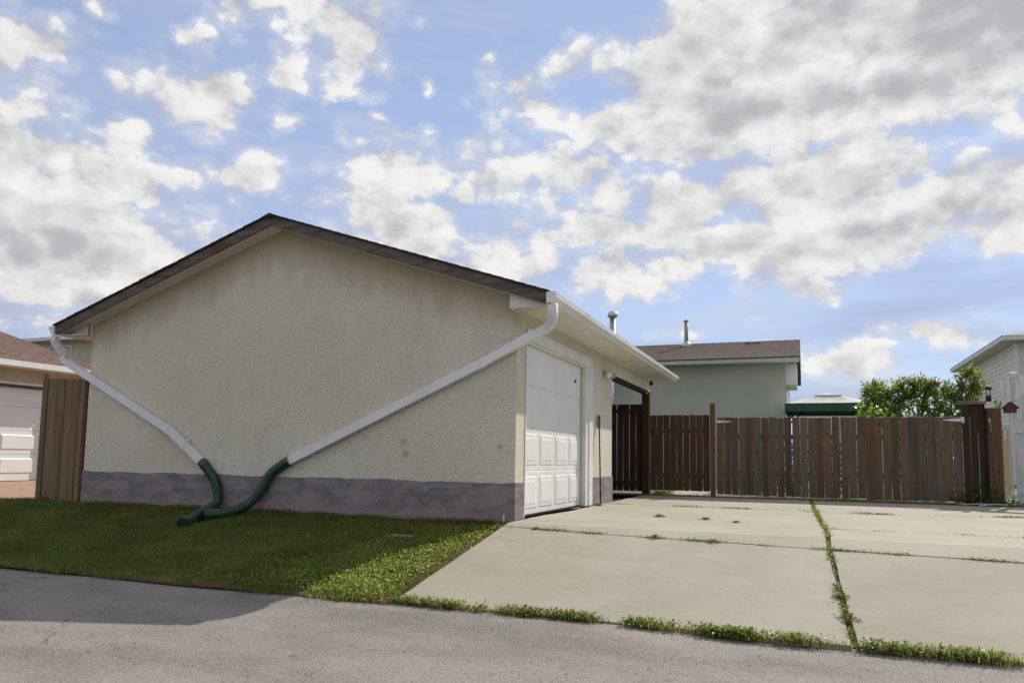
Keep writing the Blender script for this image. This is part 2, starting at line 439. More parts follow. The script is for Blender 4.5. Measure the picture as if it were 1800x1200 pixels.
        knots = k.voro(k.mapping(c, scale=(8.0, 8.0, 2.6)), 1.0)
        cr = k.node('ShaderNodeValToRGB')
        k.put(cr.inputs[0], r)
        els = cr.color_ramp.elements
        cr.color_ramp.interpolation = 'LINEAR'
        els[0].color = (*tones[0], 1)
        els[1].position = 1.0
        els[1].color = (*tones[-1], 1)
        for i, t in enumerate(tones[1:-1]):
            e = els.new((i + 1) / (len(tones) - 1))
            e.color = (*t, 1)
        col = cr.outputs[0]
        col = k.mix(k.ss(grain, 0.38, 0.68, 0, 0.75), col, k.vm('SCALE', col, scale=0.42))
        col = k.mix(k.ss(blot, 0.42, 0.70, 0, greyness), col, grey)
        col = k.mix(k.ss(knots, 0.16, 0.07, 0, 0.8), col, k.vm('SCALE', col, scale=0.28))
        finish(k, col, 0.85, grain, 0.5, 0.006, spec=0.2)
        M[name] = m
    wood('stained_wood', [(0.155, 0.086, 0.050), (0.20, 0.125, 0.074), (0.095, 0.074, 0.058), (0.25, 0.165, 0.10), (0.13, 0.082, 0.048), (0.17, 0.135, 0.10), (0.115, 0.068, 0.042)], (0.175, 0.130, 0.095), 0.5)
    wood('red_wood', [(0.15, 0.075, 0.040), (0.115, 0.058, 0.032), (0.085, 0.052, 0.036), (0.14, 0.066, 0.035)], (0.105, 0.075, 0.055), 0.45)
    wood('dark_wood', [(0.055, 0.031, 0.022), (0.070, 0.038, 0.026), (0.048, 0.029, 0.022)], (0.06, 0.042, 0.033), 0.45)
    wood('tan_wood', [(0.235, 0.150, 0.080), (0.28, 0.185, 0.105), (0.21, 0.135, 0.080), (0.26, 0.165, 0.095)], (0.20, 0.16, 0.115), 0.6)
    wood('post_wood', [(0.20, 0.115, 0.058), (0.185, 0.10, 0.052)], (0.16, 0.11, 0.07), 0.4)
    wood('reddish_post', [(0.145, 0.075, 0.045), (0.155, 0.082, 0.050)], (0.12, 0.078, 0.055), 0.5)
    wood('white_wood', [(0.72, 0.72, 0.70), (0.78, 0.78, 0.76)], (0.55, 0.53, 0.49), 0.3)

    # verge boards: dark stain gone grey, red wood showing in places
    m, k = new_mat('verge_board')
    c = worldc(k)
    g = k.noise(k.mapping(c, scale=(1.0, 6, 9)), 2.2, 6, 0.7, 0.5)
    b = k.noise(k.mapping(c, scale=(1, 2, 2)), 1.3, 5, 0.65)
    col = k.mix(k.ss(g, 0.35, 0.68), (0.095, 0.072, 0.060), (0.185, 0.150, 0.130))
    col = k.mix(k.ss(b, 0.60, 0.69, 0, 0.8), col, (0.135, 0.050, 0.030))
    col = k.mix(k.ss(k.noise(c, 2.3, 5, 0.7), 0.62, 0.75, 0, 0.7), col, (0.032, 0.025, 0.022))
    finish(k, col, 0.85, g, 0.4, 0.008, spec=0.2)
    M['verge'] = m

    # foliage
    def leaf(name, tones, trans=0.40, rough=0.45):
        m, k = new_mat(name)
        g = k.node('ShaderNodeNewGeometry')
        cr = k.node('ShaderNodeValToRGB')
        k.put(cr.inputs[0], g.outputs['Random Per Island'])
        els = cr.color_ramp.elements
        els[0].color = (*tones[0], 1)
        els[1].color = (*tones[-1], 1)
        for i, t in enumerate(tones[1:-1]):
            e = els.new((i + 1) / (len(tones) - 1))
            e.color = (*t, 1)
        patch = k.noise(g.outputs['Position'], 1.3, 4, 0.6)
        col = k.vm('SCALE', cr.outputs[0], scale=k.ss(patch, 0.3, 0.7, 0.8, 1.2))
        p = k.node('ShaderNodeBsdfPrincipled')
        k.put(p.inputs['Base Color'], col)
        p.inputs['Roughness'].default_value = rough
        p.inputs['Specular IOR Level'].default_value = 0.3
        t = k.node('ShaderNodeBsdfTranslucent')
        k.put(t.inputs[0], k.mix(1.0, col, (1.9, 1.95, 0.8), 'MULTIPLY'))
        mx = k.node('ShaderNodeMixShader')
        mx.inputs[0].default_value = trans
        k.l.new(p.outputs[0], mx.inputs[1])
        k.l.new(t.outputs[0], mx.inputs[2])
        o = k.node('ShaderNodeOutputMaterial')
        k.l.new(mx.outputs[0], o.inputs[0])
        M[name] = m
    leaf('grass_blade', [(0.062, 0.100, 0.028), (0.105, 0.148, 0.042), (0.085, 0.124, 0.034), (0.155, 0.185, 0.068), (0.29, 0.27, 0.15)], 0.6, 0.36)
    leaf('weed_leaf', [(0.08, 0.12, 0.034), (0.115, 0.155, 0.046), (0.10, 0.135, 0.04), (0.17, 0.185, 0.07), (0.18, 0.12, 0.065)], 0.5, 0.38)
    leaf('lit_strip_weed', [(0.11, 0.155, 0.04), (0.15, 0.20, 0.055), (0.125, 0.17, 0.048), (0.21, 0.235, 0.085), (0.28, 0.27, 0.13)], 0.5, 0.34)  # paler weed green, sunlit strip's brightness put into the colour
    leaf('dry_weed', [(0.28, 0.21, 0.125), (0.20, 0.14, 0.08), (0.34, 0.28, 0.18)], 0.35, 0.8)
    leaf('shrub_leaf', [(0.075, 0.105, 0.042), (0.115, 0.145, 0.056), (0.10, 0.13, 0.05), (0.21, 0.23, 0.10)], 0.55, 0.2)
    leaf('bright_leaf', [(0.12, 0.20, 0.03), (0.15, 0.23, 0.035), (0.10, 0.17, 0.03)], 0.5, 0.4)
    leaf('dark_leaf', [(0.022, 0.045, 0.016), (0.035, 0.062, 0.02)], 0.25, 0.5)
    leaf('petal', [(0.35, 0.02, 0.05), (0.42, 0.04, 0.08)], 0.3, 0.5)


build_materials()


# ------------------------------------------------------------------ mesh helpers
class MB:
    def __init__(self):
        self.v, self.f, self.s = [], [], []

    def add(self, verts, faces, smooth=False):
        o = len(self.v)
        self.v += [tuple(p) for p in verts]
        self.f += [tuple(i + o for i in f) for f in faces]
        self.s += [smooth] * len(faces)
        return self

    def box(self, x0, x1, y0, y1, z0, z1):
        v = [(x0, y0, z0), (x1, y0, z0), (x1, y1, z0), (x0, y1, z0), (x0, y0, z1), (x1, y0, z1), (x1, y1, z1), (x0, y1, z1)]
        return self.add(v, [(0, 3, 2, 1), (4, 5, 6, 7), (0, 1, 5, 4), (1, 2, 6, 5), (2, 3, 7, 6), (3, 0, 4, 7)])

    def prism(self, poly, d):
        """closed prism: polygon (3-D points, counter-clockwise seen from -d) swept along d"""
        n = len(poly)
        a = [Vector(p) for p in poly]
        b = [p + Vector(d) for p in a]
        f = [tuple(range(n)), tuple(reversed(range(n, 2 * n)))]
        f += [(i, i + n, (i + 1) % n + n, (i + 1) % n) for i in range(n)]
        # orientation check
        nrm = Vector((0, 0, 0))
        for i in range(n):
            nrm += a[i].cross(a[(i + 1) % n])
        if nrm.dot(Vector(d)) > 0:
            f = [tuple(reversed(q)) for q in f]
        return self.add(a + b, f)

    def frustum(self, o, U, V, N, w, h, depth, inset):
        """raised field on a plate: o corner, U/V unit axes, N outward"""
        o, U, V, N = map(Vector, (o, U, V, N))
        c = [o, o + U * w, o + U * w + V * h, o + V * h]
        i = inset
        t = [o + U * i + V * i + N * depth, o + U * (w - i) + V * i + N * depth, o + U * (w - i) + V * (h - i) + N * depth, o + U * i + V * (h - i) + N * depth]
        f = [(4, 5, 6, 7), (0, 1, 5, 4), (1, 2, 6, 5), (2, 3, 7, 6), (3, 0, 4, 7)]
        if U.cross(V).dot(N) < 0:
            f = [tuple(reversed(q)) for q in f]
        return self.add(c + t, f)

    def tube(self, path, r, n=12, cap=True, smooth=True, rect=None, ref=None):
        """round tube (r number or list) or rect=(half width, half depth)"""
        P = [Vector(p) for p in path]
        m = len(P)
        rr = r if isinstance(r, (list, tuple)) else [r] * m
        prev = None
        verts = []
        for i, p in enumerate(P):
            t = ((P[min(i + 1, m - 1)] - p).normalized() + (p - P[max(i - 1, 0)]).normalized())
            t = t.normalized() if t.length > 1e-6 else Vector((0, 0, 1))
            if ref is not None:
                a = Vector(ref)
                a = (a - t * a.dot(t)).normalized()
            elif prev is None:
                a = t.orthogonal().normalized()
            else:
                a = (prev - t * prev.dot(t)).normalized()
            prev = a
            b = t.cross(a)
            if rect:
                for (x, y) in ((-1, -1), (1, -1), (1, 1), (-1, 1)):
                    verts.append(p + b * x * rect[0] * rr[i] + a * y * rect[1] * rr[i])
            else:
                for j in range(n):
                    q = 2 * math.pi * j / n
                    verts.append(p + (a * math.cos(q) + b * math.sin(q)) * rr[i])
        if rect:
            n = 4
        f = []
        for i in range(m - 1):
            for j in range(n):
                f.append((i * n + j, i * n + (j + 1) % n, (i + 1) * n + (j + 1) % n, (i + 1) * n + j))
        o = len(self.v)
        self.add(verts, f, smooth and not rect)
        if cap:
            self.add([], [])
            self.f += [tuple(o + j for j in reversed(range(n))), tuple(o + (m - 1) * n + j for j in range(n))]
            self.s += [False, False]
        return self

    def sphere(self, c, r, n=12, m=8, sc=(1, 1, 1)):
        vs, fs = [], []
        for i in range(m + 1):
            a = math.pi * i / m
            for j in range(n):
                b = 2 * math.pi * j / n
                vs.append((c[0] + r * sc[0] * math.sin(a) * math.cos(b), c[1] + r * sc[1] * math.sin(a) * math.sin(b), c[2] + r * sc[2] * math.cos(a)))
        for i in range(m):
            for j in range(n):
                fs.append((i * n + j, (i + 1) * n + j, (i + 1) * n + (j + 1) % n, i * n + (j + 1) % n))
        return self.add(vs, fs, True)

    def build(self, name, mat, parent=None, org=None, bevel=0.0):
        v = np.array(self.v, float)
        if org is None:
            lo, hi = v.min(0), v.max(0)
            org = ((lo[0] + hi[0]) / 2, (lo[1] + hi[1]) / 2, lo[2])
        org = Vector(org)
        me = bpy.data.meshes.new(name)
        me.from_pydata([tuple(Vector(p) - org) for p in self.v], [], self.f)
        me.polygons.foreach_set('use_smooth', self.s)
        me.materials.append(M[mat] if isinstance(mat, str) else mat)
        me.update()
        o = bpy.data.objects.new(name, me)
        COL.objects.link(o)
        place(o, org, parent)
        if bevel:
            bv = o.modifiers.new('bevel', 'BEVEL')
            bv.width = bevel
            bv.segments = 2
            bv.limit_method = 'ANGLE'
        return o


WLOC = {}


def place(o, org, parent=None):
    org = Vector(org)
    WLOC[o.name] = org
    if parent is not None:
        o.parent = parent
        o.location = org - WLOC[parent.name]
    else:
        o.location = org


def tag(o, label=None, cat=None, group=None, kind=None):
    if label:
        o['label'] = label
    if cat:
        o['category'] = cat
    if group:
        o['group'] = group
    if kind:
        o['kind'] = kind
    return o


def thing(name, loc, label, cat, group=None):
    o = bpy.data.objects.new(name, None)
    o.empty_display_size = 0.2
    COL.objects.link(o)
    place(o, loc)
    return tag(o, label, cat, group)


def raw_mesh(name, verts, faces_flat, sizes, mat, parent=None, smooth=False):
    """fast mesh from numpy; faces all of given loop sizes"""
    me = bpy.data.meshes.new(name)
    me.vertices.add(len(verts))
    me.vertices.foreach_set('co', np.asarray(verts, np.float32).ravel())
    me.loops.add(len(faces_flat))
    me.loops.foreach_set('vertex_index', np.asarray(faces_flat, np.int32))
    me.polygons.add(len(sizes))
    st = np.concatenate(([0], np.cumsum(sizes)[:-1])).astype(np.int32)
    me.polygons.foreach_set('loop_start', st)
    if smooth:
        me.polygons.foreach_set('use_smooth', np.ones(len(sizes), bool))
    for m in (mat if isinstance(mat, list) else [mat]):
        me.materials.append(M[m])
    me.update(calc_edges=True)
    me.validate()
    o = bpy.data.objects.new(name, me)
    COL.objects.link(o)
    place(o, (0, 0, 0), None)
    if parent is not None:
        o.parent = parent
        o.location = -WLOC[parent.name]
    return o


def blades(name, P, h, w, mat, lean=0.5, parent=None):
    """grass blades: P roots (N,3), h, w arrays"""
    n = len(P)
    az = rng.uniform(0, 2 * np.pi, n)
    d = np.stack([np.cos(az), np.sin(az), np.zeros(n)], 1)
    s = np.stack([-np.sin(az), np.cos(az), np.zeros(n)], 1)
    L = rng.uniform(0.1, 1.0, n) * lean
    h = np.broadcast_to(h, n)
    w = np.broadcast_to(w, n)
    zz = np.array([0, 0, 1.0])
    mid = P + zz * (h * 0.55)[:, None] + d * (h * L * 0.25)[:, None]
    tip = P + zz * (h * (1 - 0.25 * L))[:, None] + d * (h * L)[:, None]
    V = np.stack([P - s * (w / 2)[:, None], P + s * (w / 2)[:, None], mid + s * (w * 0.42)[:, None], mid - s * (w * 0.42)[:, None], tip], 1).reshape(-1, 3)
    b = np.arange(n)[:, None] * 5
    F = np.concatenate([b + np.array([0, 1, 2, 3]), b + np.array([3, 2, 4])], 1).ravel()
    sizes = np.tile([4, 3], n)
    return raw_mesh(name, V, F, sizes, mat, parent)


def leaf_quads(C, T, N, l, w):
    """folded leaf: base C, direction T, normal N -> 2 quads sharing the midrib"""
    n = len(C)
    T = T / np.linalg.norm(T, axis=1, keepdims=True)
    N = N - T * (N * T).sum(1, keepdims=True)
    N = N / (np.linalg.norm(N, axis=1, keepdims=True) + 1e-9)
    B = np.cross(T, N)
    l = np.broadcast_to(l, n)[:, None]
    w = np.broadcast_to(w, n)[:, None]
    tip = C + T * l - N * l * 0.12
    mid = C + T * l * 0.5 + N * w * 0.0
    e1 = C + T * l * 0.45 + B * w / 2 + N * w * 0.18
    e2 = C + T * l * 0.45 - B * w / 2 + N * w * 0.18
    V = np.stack([C, e1, tip, e2], 1).reshape(-1, 3)
    b = np.arange(n)[:, None] * 4
    F = np.concatenate([b + np.array([0, 1, 2]), b + np.array([0, 2, 3])], 1).ravel()
    return V, F, np.full(2 * n, 3)


def leaf_mass(name, C, T, N, l, w, mat, parent=None):
    V, F, s = leaf_quads(C, T, N, l, w)
    return raw_mesh(name, V, F, s, mat, parent)


def unit(n):
    v = rng.normal(size=(n, 3))
    return v / np.linalg.norm(v, axis=1, keepdims=True)


# ------------------------------------------------------------------ ground levels
def z_lawn(y):
    return np.interp(y, [-3.0, -0.05], [-0.362, -0.01])


def z_drive(y):
    return np.interp(y, [-2.87, -0.3], [-0.36, 0.05])


# terrain to the horizon (profile along Y)
prof = [(-900, 0.3), (-60, 0.1), (-14, -0.30), (-9.6, -0.47), (-2.85, -0.47), (-0.2, -0.09), (8, -0.03), (60, 0.0), (900, 1.0)]
V, Fc = [], []
xs = (-900, -60, -12, 9, 60, 900)
for (y, z) in prof:
    for x in xs:
        V.append((x, y, z))
nx = len(xs)
for j in range(len(prof) - 1):
    for i in range(nx - 1):
        Fc.append((j * nx + i, j * nx + i + 1, (j + 1) * nx + i + 1, (j + 1) * nx + i))
tag(MB().add(V, Fc).build('ground', 'terrain', org=(0, 0, 0)), kind='structure')

# lane: slightly uneven sheet
V, Fc = [], []
lx = np.linspace(-60, 40, 201)
ly = np.linspace(-9.4, -2.82, 27)
for y in ly:
    for x in lx:
        e = 0.0
        if y > -2.9:
            e = 0.035 * math.sin(x * 1.3) + 0.03 * math.sin(x * 3.7 + 1)
        V.append((x, y + e, -0.38 + 0.010 * math.sin(x * 0.9 + y * 1.7) + 0.006 * math.sin(2.7 * x - 1.1 * y) - (0.03 if y < -9.2 else 0)))
for j in range(len(ly) - 1):
    for i in range(len(lx) - 1):
        Fc.append((j * 201 + i, j * 201 + i + 1, (j + 1) * 201 + i + 1, (j + 1) * 201 + i))
ln = MB()
ln.add(V, Fc, True)
tag(ln.build('lane', 'asphalt', org=(0, 0, 0)), kind='structure')

# lawn soil sheet
lawn_poly_x = lambda y: np.interp(y, [-3.0, -0.3], [0.10, 0.02])
V, Fc = [], []
ny = 12
ys = np.linspace(-3.03, -0.02, ny)
for y in ys:
    for x in np.linspace(-10.2, float(lawn_poly_x(y)), 30):
        V.append((x, y, float(z_lawn(y)) - 0.012 + 0.008 * math.sin(x * 2.1 + y)))
for j in range(ny - 1):
    for i in range(29):
        Fc.append((j * 30 + i, j * 30 + i + 1, (j + 1) * 30 + i + 1, (j + 1) * 30 + i))
tag(MB().add(V, Fc, True).build('lawn', 'lawn_soil', org=(0, 0, 0)), kind='structure')

# neighbour's pink gravel driveway
V = [(-13.6, -3.0, -0.35), (-10.2, -3.0, -0.35), (-10.2, -0.6, -0.065), (-9.6, -0.5, -0.05), (-8.2, 0.1, 0.0), (-7.0, 0.9, 0.05), (-7.0, 9, 0.08), (-13.6, 9, 0.14), (-13.6, -0.3, 0.06)]
tag(MB().add(V, [tuple(range(9))]).build('gravel_driveway', 'pink_gravel', org=(-11, 2, 0)), kind='structure')

# back yard lawn and path behind the fences
tag(MB().add([(-8, 8.3, 0.03), (14, 8.3, 0.03), (14, 27, 0.06), (-8, 27, 0.06)], [(0, 1, 2, 3)]).build('back_yard', 'yard', org=(0, 15, 0)), kind='structure')
tag(MB().box(0.28, 1.10, 8.02, 14, 0.03, 0.062).build('garden_path', 'concrete'), kind='structure')
# soil strip at the foot of the fence
tag(MB().add([(-1.2, 7.35, 0.046), (8.4, 7.3, 0.046), (8.4, 8.5, 0.058), (-1.2, 8.5, 0.058)], [(0, 1, 2, 3)]).build('soil_strip', 'soil', org=(3, 8, 0)), kind='structure')

# driveway: dirt bed with concrete slabs lying on it
dv = MB()
V, Fc = [], []
for y in (-2.88, -0.3, 7.6):
    V += [(0.03 if y > -2 else 0.11, y, float(z_drive(y)) - 0.022), (8.4, y, float(z_drive(y)) - 0.022)]
dv.add(V, [(0, 1, 3, 2), (2, 3, 5, 4)])
drive = tag(dv.build('driveway', 'joint_dirt', org=(0, 0, 0)), kind='structure')


def cut(poly, yc, keep_above):
    out = []
    n = len(poly)
    for i in range(n):
        a, b = poly[i], poly[(i + 1) % n]
        ia, ib = (a[1] >= yc) == keep_above, (b[1] >= yc) == keep_above
        if ia:
            out.append(a)
        if ia != ib:
            t = (yc - a[1]) / (b[1] - a[1])
            out.append((a[0] + (b[0] - a[0]) * t, yc))
    return out


def slab(poly):
    n = len(poly)
    pts = []
    for i in range(n):      # slightly wobbly cast edges
        a, b = Vector((*poly[i], 0)), Vector((*poly[(i + 1) % n], 0))
        m = max(2, int((b - a).length / 0.25))
        for q in range(m):
            p = a.lerp(b, q / m)
            if q:
                p += Vector((random.uniform(-1, 1), random.uniform(-1, 1), 0)) * 0.007
            pts.append((p.x, p.y))
    b = MB()
    for above in (True, False):
        pc = cut(pts, -0.3, above)
        if len(pc) > 2:
            b.prism([(x, y, float(z_drive(y))) for x, y in pc], (0, 0, -0.07))
    return b.build('slab', 'concrete', drive)


g = 0.012
slab([(0.115, -2.91), (3.395 - g, -2.94), (3.325 - g, -0.715), (1.45, -0.61), (0.05, -0.485)])
slab([(3.41 + g, -2.94), (8.4, -2.90), (8.4, -0.90), (4.79, -0.80), (3.335 + g, -0.715)])
slab([(0.05, -0.485 + .025), (1.45, -0.61 + .025), (3.32 - g, -0.715 + .025), (3.32 - g, 0.80), (2.36, 1.14), (1.39, 1.52), (0.10, 1.85), (0.03, 1.0)])
slab([(0.10, 1.85 + .006), (1.39, 1.52 + .006), (2.36, 1.14 + .006), (3.32 - g, 0.80 + .006), (3.25 - g, 3.79), (2.2, 3.89), (0.05, 3.89)])
slab([(0.05, 3.89 + .025), (2.2, 3.89 + .025), (3.25 - g, 3.79 + .025), (3.23 - g, 7.45), (0.0, 7.45)])
slab([(3.335 + g, -0.715 + .03), (4.79, -0.80 + .03), (8.4, -0.90 + .03), (8.4, 0.78), (3.335 + g, 0.82)])
slab([(3.335 + g, 0.82 + .02), (8.4, 0.78 + .02), (8.4, 4.4), (5.98, 4.28), (4.5, 3.80), (3.30 + g, 3.77)])
slab([(3.30 + g, 3.77 + .03), (4.5, 3.80 + .03), (5.98, 4.28 + .03), (8.4, 4.4 + .03), (8.4, 7.40), (3.24 + g, 7.40)])

# ------------------------------------------------------------------ GARAGE
GW, GL = 6.9, 4.70
E_OUT = 0.45           # eave overhang
ZS = 2.50              # soffit level
RX, SL = -3.45, 0.331
Y0, Y1 = -0.27, 8.45   # roof ends


def zb(x):             # underside of roof at the verge
    return 3.80 - SL * abs(x - RX)


gar = thing('garage', (-3.45, 2.2, 0), 'long cream stucco garage with white overhead door and dark verge boards, in the middle', 'garage')
# front gable wall
HF = 0.475
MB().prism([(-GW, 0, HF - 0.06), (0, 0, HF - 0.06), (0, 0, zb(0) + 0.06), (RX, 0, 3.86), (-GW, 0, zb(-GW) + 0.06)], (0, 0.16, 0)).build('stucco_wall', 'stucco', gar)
# side wall, two piers and a head over the door (thickness inwards)
DY0, DY1, DZ1 = 0.30, 2.93, 2.20
sw = MB()
sw.box(-0.16, 0.0, 0.16, DY0, HF - 0.06, 2.56)
sw.box(-0.16, 0.0, DY0, 3.32, 2.34, 2.56)
sw.box(-0.16, 0.0, 3.32, GL, HF - 0.06, 2.56)
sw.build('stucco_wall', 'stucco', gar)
bw = MB()
bw.box(-GW, -GW + 0.16, 0.16, GL, HF, 2.56)
bw.box(-GW + 0.16, -0.16, GL - 0.16, GL, HF, 2.9)
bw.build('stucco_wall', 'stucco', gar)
# foundation band a little proud, with a wavy top coat
fb = MB()
top = [(x, -0.012, HF + 0.006 * math.sin(x * 2.3) + 0.005 * math.sin(x * 7.1 + 1) + 0.003 * math.sin(x * 17) + random.uniform(-.004, .004)) for x in np.linspace(0.010, -GW - 0.012, 120)]
fb.prism([(-GW - 0.012, -0.012, -0.15), (0.010, -0.012, -0.15)] + top, (0, 0.172, 0))
fb.box(-0.165, 0.010, 0.161, DY0 - 0.002, -0.1, HF)
fb.box(-0.16, 0.014, 3.325, GL + 0.012, -0.1, HF + 0.006)
fb.box(-GW - 0.012, -GW + 0.16, 0.16, GL, -0.1, HF)
fb.build('foundation', 'foundation', gar)

# roof deck + shingle courses stepping up the slope
rf = MB()
for sgn in (-1, 1):
    xe = RX + sgn * (3.45 + E_OUT + 0.03)
    nC = 28
    for i in range(nC):
        t0, t1 = i / nC, (i + 1.12) / nC
        x0 = xe + (RX - xe) * t0
        x1 = xe + (RX - xe) * min(t1, 1)
        za, zc = zb(x0) + 0.150, zb(x1) + 0.150
        j = random.uniform(-0.004, 0.004)
        rf.prism([(x0, Y0 - 0.03 + j, za - 0.012), (x1, Y0 - 0.03 + j, zc - 0.012), (x1, Y0 - 0.03 + j, zc + 0.003), (x0, Y0 - 0.03 + j, za + 0.009)], (0, Y1 - Y0 + 0.06, 0))
rf.prism([(RX - 0.13, Y0 - 0.035, 3.913), (RX + 0.13, Y0 - 0.035, 3.913), (RX, Y0 - 0.035, 3.962)], (0, Y1 - Y0 + 0.07, 0))
rf.build('shingles', 'dark_shingles', gar)
deck = MB()
for sgn in (-1, 1):
    xe = RX + sgn * (3.45 + E_OUT)
    deck.prism([(xe, Y0 + 0.03, zb(xe) + 0.115), (RX, Y0 + 0.03, zb(RX) + 0.115), (RX, Y0 + 0.03, zb(RX) + 0.14), (xe, Y0 + 0.03, zb(xe) + 0.14)], (0, Y1 - Y0 - 0.06, 0))
deck.build('roof_deck', 'dark_wood_trim', gar)
# verge boards
for sgn in (-1, 1):
    xe = RX + sgn * (3.45 + E_OUT)
    MB().prism([(xe, Y0, zb(xe)), (RX + sgn * 0.0015, Y0, zb(RX)), (RX + sgn * 0.0015, Y0, zb(RX) + 0.135), (xe, Y0, zb(xe) + 0.135)], (0, 0.028, 0)).build('verge_board', 'verge', gar)
# soffit under the gable overhang
for sgn in (-1, 1):
    xe = RX + sgn * (3.45 + (E_OUT - 0.02 if sgn < 0 else 0.0))
    MB().prism([(xe, Y0 + 0.029, zb(xe) + 0.03), (RX, Y0 + 0.029, zb(RX) + 0.03), (RX, Y0 + 0.029, zb(RX) + 0.045), (xe, Y0 + 0.029, zb(xe) + 0.045)], (0, -Y0 - 0.031, 0)).build('gable_soffit', 'cream_paint', gar)
    MB().tube([(RX + sgn * 3.45, -0.012, zb(0) + 0.022), (RX, -0.012, zb(RX) + 0.022)], 1, rect=(0.011, 0.009), ref=(0, 1, 0)).build('soffit_trim', 'cream_paint', gar)
# eave boxes: end plates closing the eave towards the lane
MB().prism([(-0.03, -0.185, ZS - 0.004), (E_OUT - 0.013, -0.185, ZS - 0.004), (E_OUT - 0.013, -0.185, zb(E_OUT) + 0.02), (-0.03, -0.185, zb(-0.03) + 0.02)], (0, 0.018, 0)).build('eave_end', 'cream_paint', gar)
MB().prism([(-GW + 0.0, -0.06, ZS - 0.004), (-GW - E_OUT + 0.013, -0.06, ZS - 0.004), (-GW - E_OUT + 0.013, -0.06, zb(E_OUT) + 0.02), (-GW + 0.0, -0.06, zb(0) + 0.02)], (0, 0.058, 0)).build('eave_end', 'cream_paint', gar)
MB().box(-GW - 0.012, -GW + 0.004, -0.068, -0.061, ZS - 0.01, zb(-GW) + 0.01).build('eave_edge_trim', 'dark_wood_trim', gar)
# eave soffit: ribbed aluminium panels
panel = MB()
for i in range(4):
    y = i * 0.1
    panel.prism([(0.0, y, 0.0), (0.0, y + 0.012, 0.006), (0.0, y + 0.088, 0.006), (0.0, y + 0.098, 0.0), (0.0, y + 0.098, 0.014), (0.0, y, 0.014)], (0.43, 0, 0))
p0 = panel.build('soffit_panel', 'cream_paint', gar, org=(0, 0, 0))
p0.location = Vector((0.004, -0.18, ZS)) - WLOC[gar.name]
ypos = -0.18 + 0.40
while ypos < 8.2:
    c = p0.copy()
    COL.objects.link(c)
    c.parent = gar
    c.location = Vector((0.004, ypos, ZS)) - WLOC[gar.name]
    ypos += 0.40
MB().box(-GW - E_OUT + 0.01, -GW - 0.004, -0.18, 8.4, ZS, ZS + 0.012).build('soffit_panel', 'cream_paint', gar)
MB().box(0.002, 0.016, -0.18, GL, ZS - 0.024, ZS - 0.003).build('soffit_trim', 'cream_paint', gar)
# fascia + gutters (K profile)


def gutter(x, out, y0, y1):
    pr = [(0, 0.0), (0.055, 0.0), (0.075, 0.035), (0.105, 0.06), (0.115, 0.115), (0.10, 0.118), (0.10, 0.105), (0.092, 0.07), (0.065, 0.045), (0.048, 0.012), (0.008, 0.012), (0.008, 0.118), (0, 0.118)]
    g = MB()
    g.prism([(x + out * a, y0, ZS + 0.015 + b) for a, b in pr], (0, y1 - y0, 0))
    for y in (y0, y1 - 0.006):
        g.prism([(x + out * a * 1.03, y - 0.003, ZS + 0.012 + b * 1.04) for a, b in [(0, 0), (0.055, 0), (0.075, 0.035), (0.105, 0.06), (0.115, 0.115), (0, 0.118)]], (0, 0.008, 0))
    gu = g.build('gutter', 'white_metal', gar)
    return gu


MB().box(E_OUT - 0.012, E_OUT + 0.004, Y0 + 0.03, Y1, ZS - 0.004, ZS + 0.125).build('fascia', 'white_metal', gar)
MB().box(-GW - E_OUT - 0.004, -GW - E_OUT + 0.012, Y0 + 0.03, Y1, ZS - 0.004, ZS + 0.125).build('fascia', 'white_metal', gar)
MB().box(E_OUT + 0.001, E_OUT + 0.02, Y0 - 0.01, Y0 + 0.028, ZS + 0.01, ZS + 0.14).build('fascia_corner', 'white_metal', gar)
gutter(E_OUT + 0.004, 1, Y0 - 0.02, 8.62)
gutter(-GW - E_OUT - 0.004, -1, Y0 - 0.02, 8.55)
# drip edge strip over gutter
MB().prism([(E_OUT + 0.03, Y0, ZS + 0.140), (E_OUT - 0.05, Y0, ZS + 0.166), (E_OUT - 0.05, Y0, ZS + 0.169), (E_OUT + 0.03, Y0, ZS + 0.143)], (0, Y1 - Y0, 0)).build('drip_edge', 'white_metal', gar)

# overhead door: four sections, the two lower ones with raised fields
door = thing('garage_door', (-0.08, 1.6, 0.06), None, None)
door.parent = gar
door.location = Vector((-0.08, 1.6, 0.06)) - WLOC[gar.name]
dz = [0.075, 0.61, 1.145, 1.68, 2.215]
dy0, dy1 = 0.33, 2.94
XF = -0.065
for i in range(4):
    b = MB()
    z0, z1 = dz[i] + (0.0015 if i else 0), dz[i + 1] - 0.0015
    b.prism([(XF - 0.04, dy0, z0), (XF - 0.004, dy0, z0), (XF, dy0, z0 + 0.005), (XF, dy0, z1 - 0.005), (XF - 0.004, dy0, z1), (XF - 0.04, dy0, z1)], (0, dy1 - dy0, 0))
    if i < 2:
        n = 4
        wd = (dy1 - dy0) / n
        for j in range(n):
            o = (XF + 0.0006, dy0 + j * wd + 0.055, z0 + 0.065)
            w_, h_ = wd - 0.11, (z1 - z0) - 0.13
            # moulded frame then raised field
            b.frustum(o, (0, 1, 0), (0, 0, 1), (1, 0, 0), w_, h_, 0.006, 0.016)
            b.frustum((o[0] + 0.0062, o[1] + 0.045, o[2] + 0.045), (0, 1, 0), (0, 0, 1), (1, 0, 0), w_ - 0.09, h_ - 0.09, 0.005, 0.03)
    b.build('door_section', 'door_paint', door)
MB().box(XF - 0.03, XF + 0.006, dy0, dy1, 0.052, 0.074).build('bottom_seal', 'black', door)
lk = MB()
lk.tube([(XF, 2.62, 1.93), (XF + 0.02, 2.62, 1.93)], 0.022, 10)
lk.build('lock', 'rust', door)
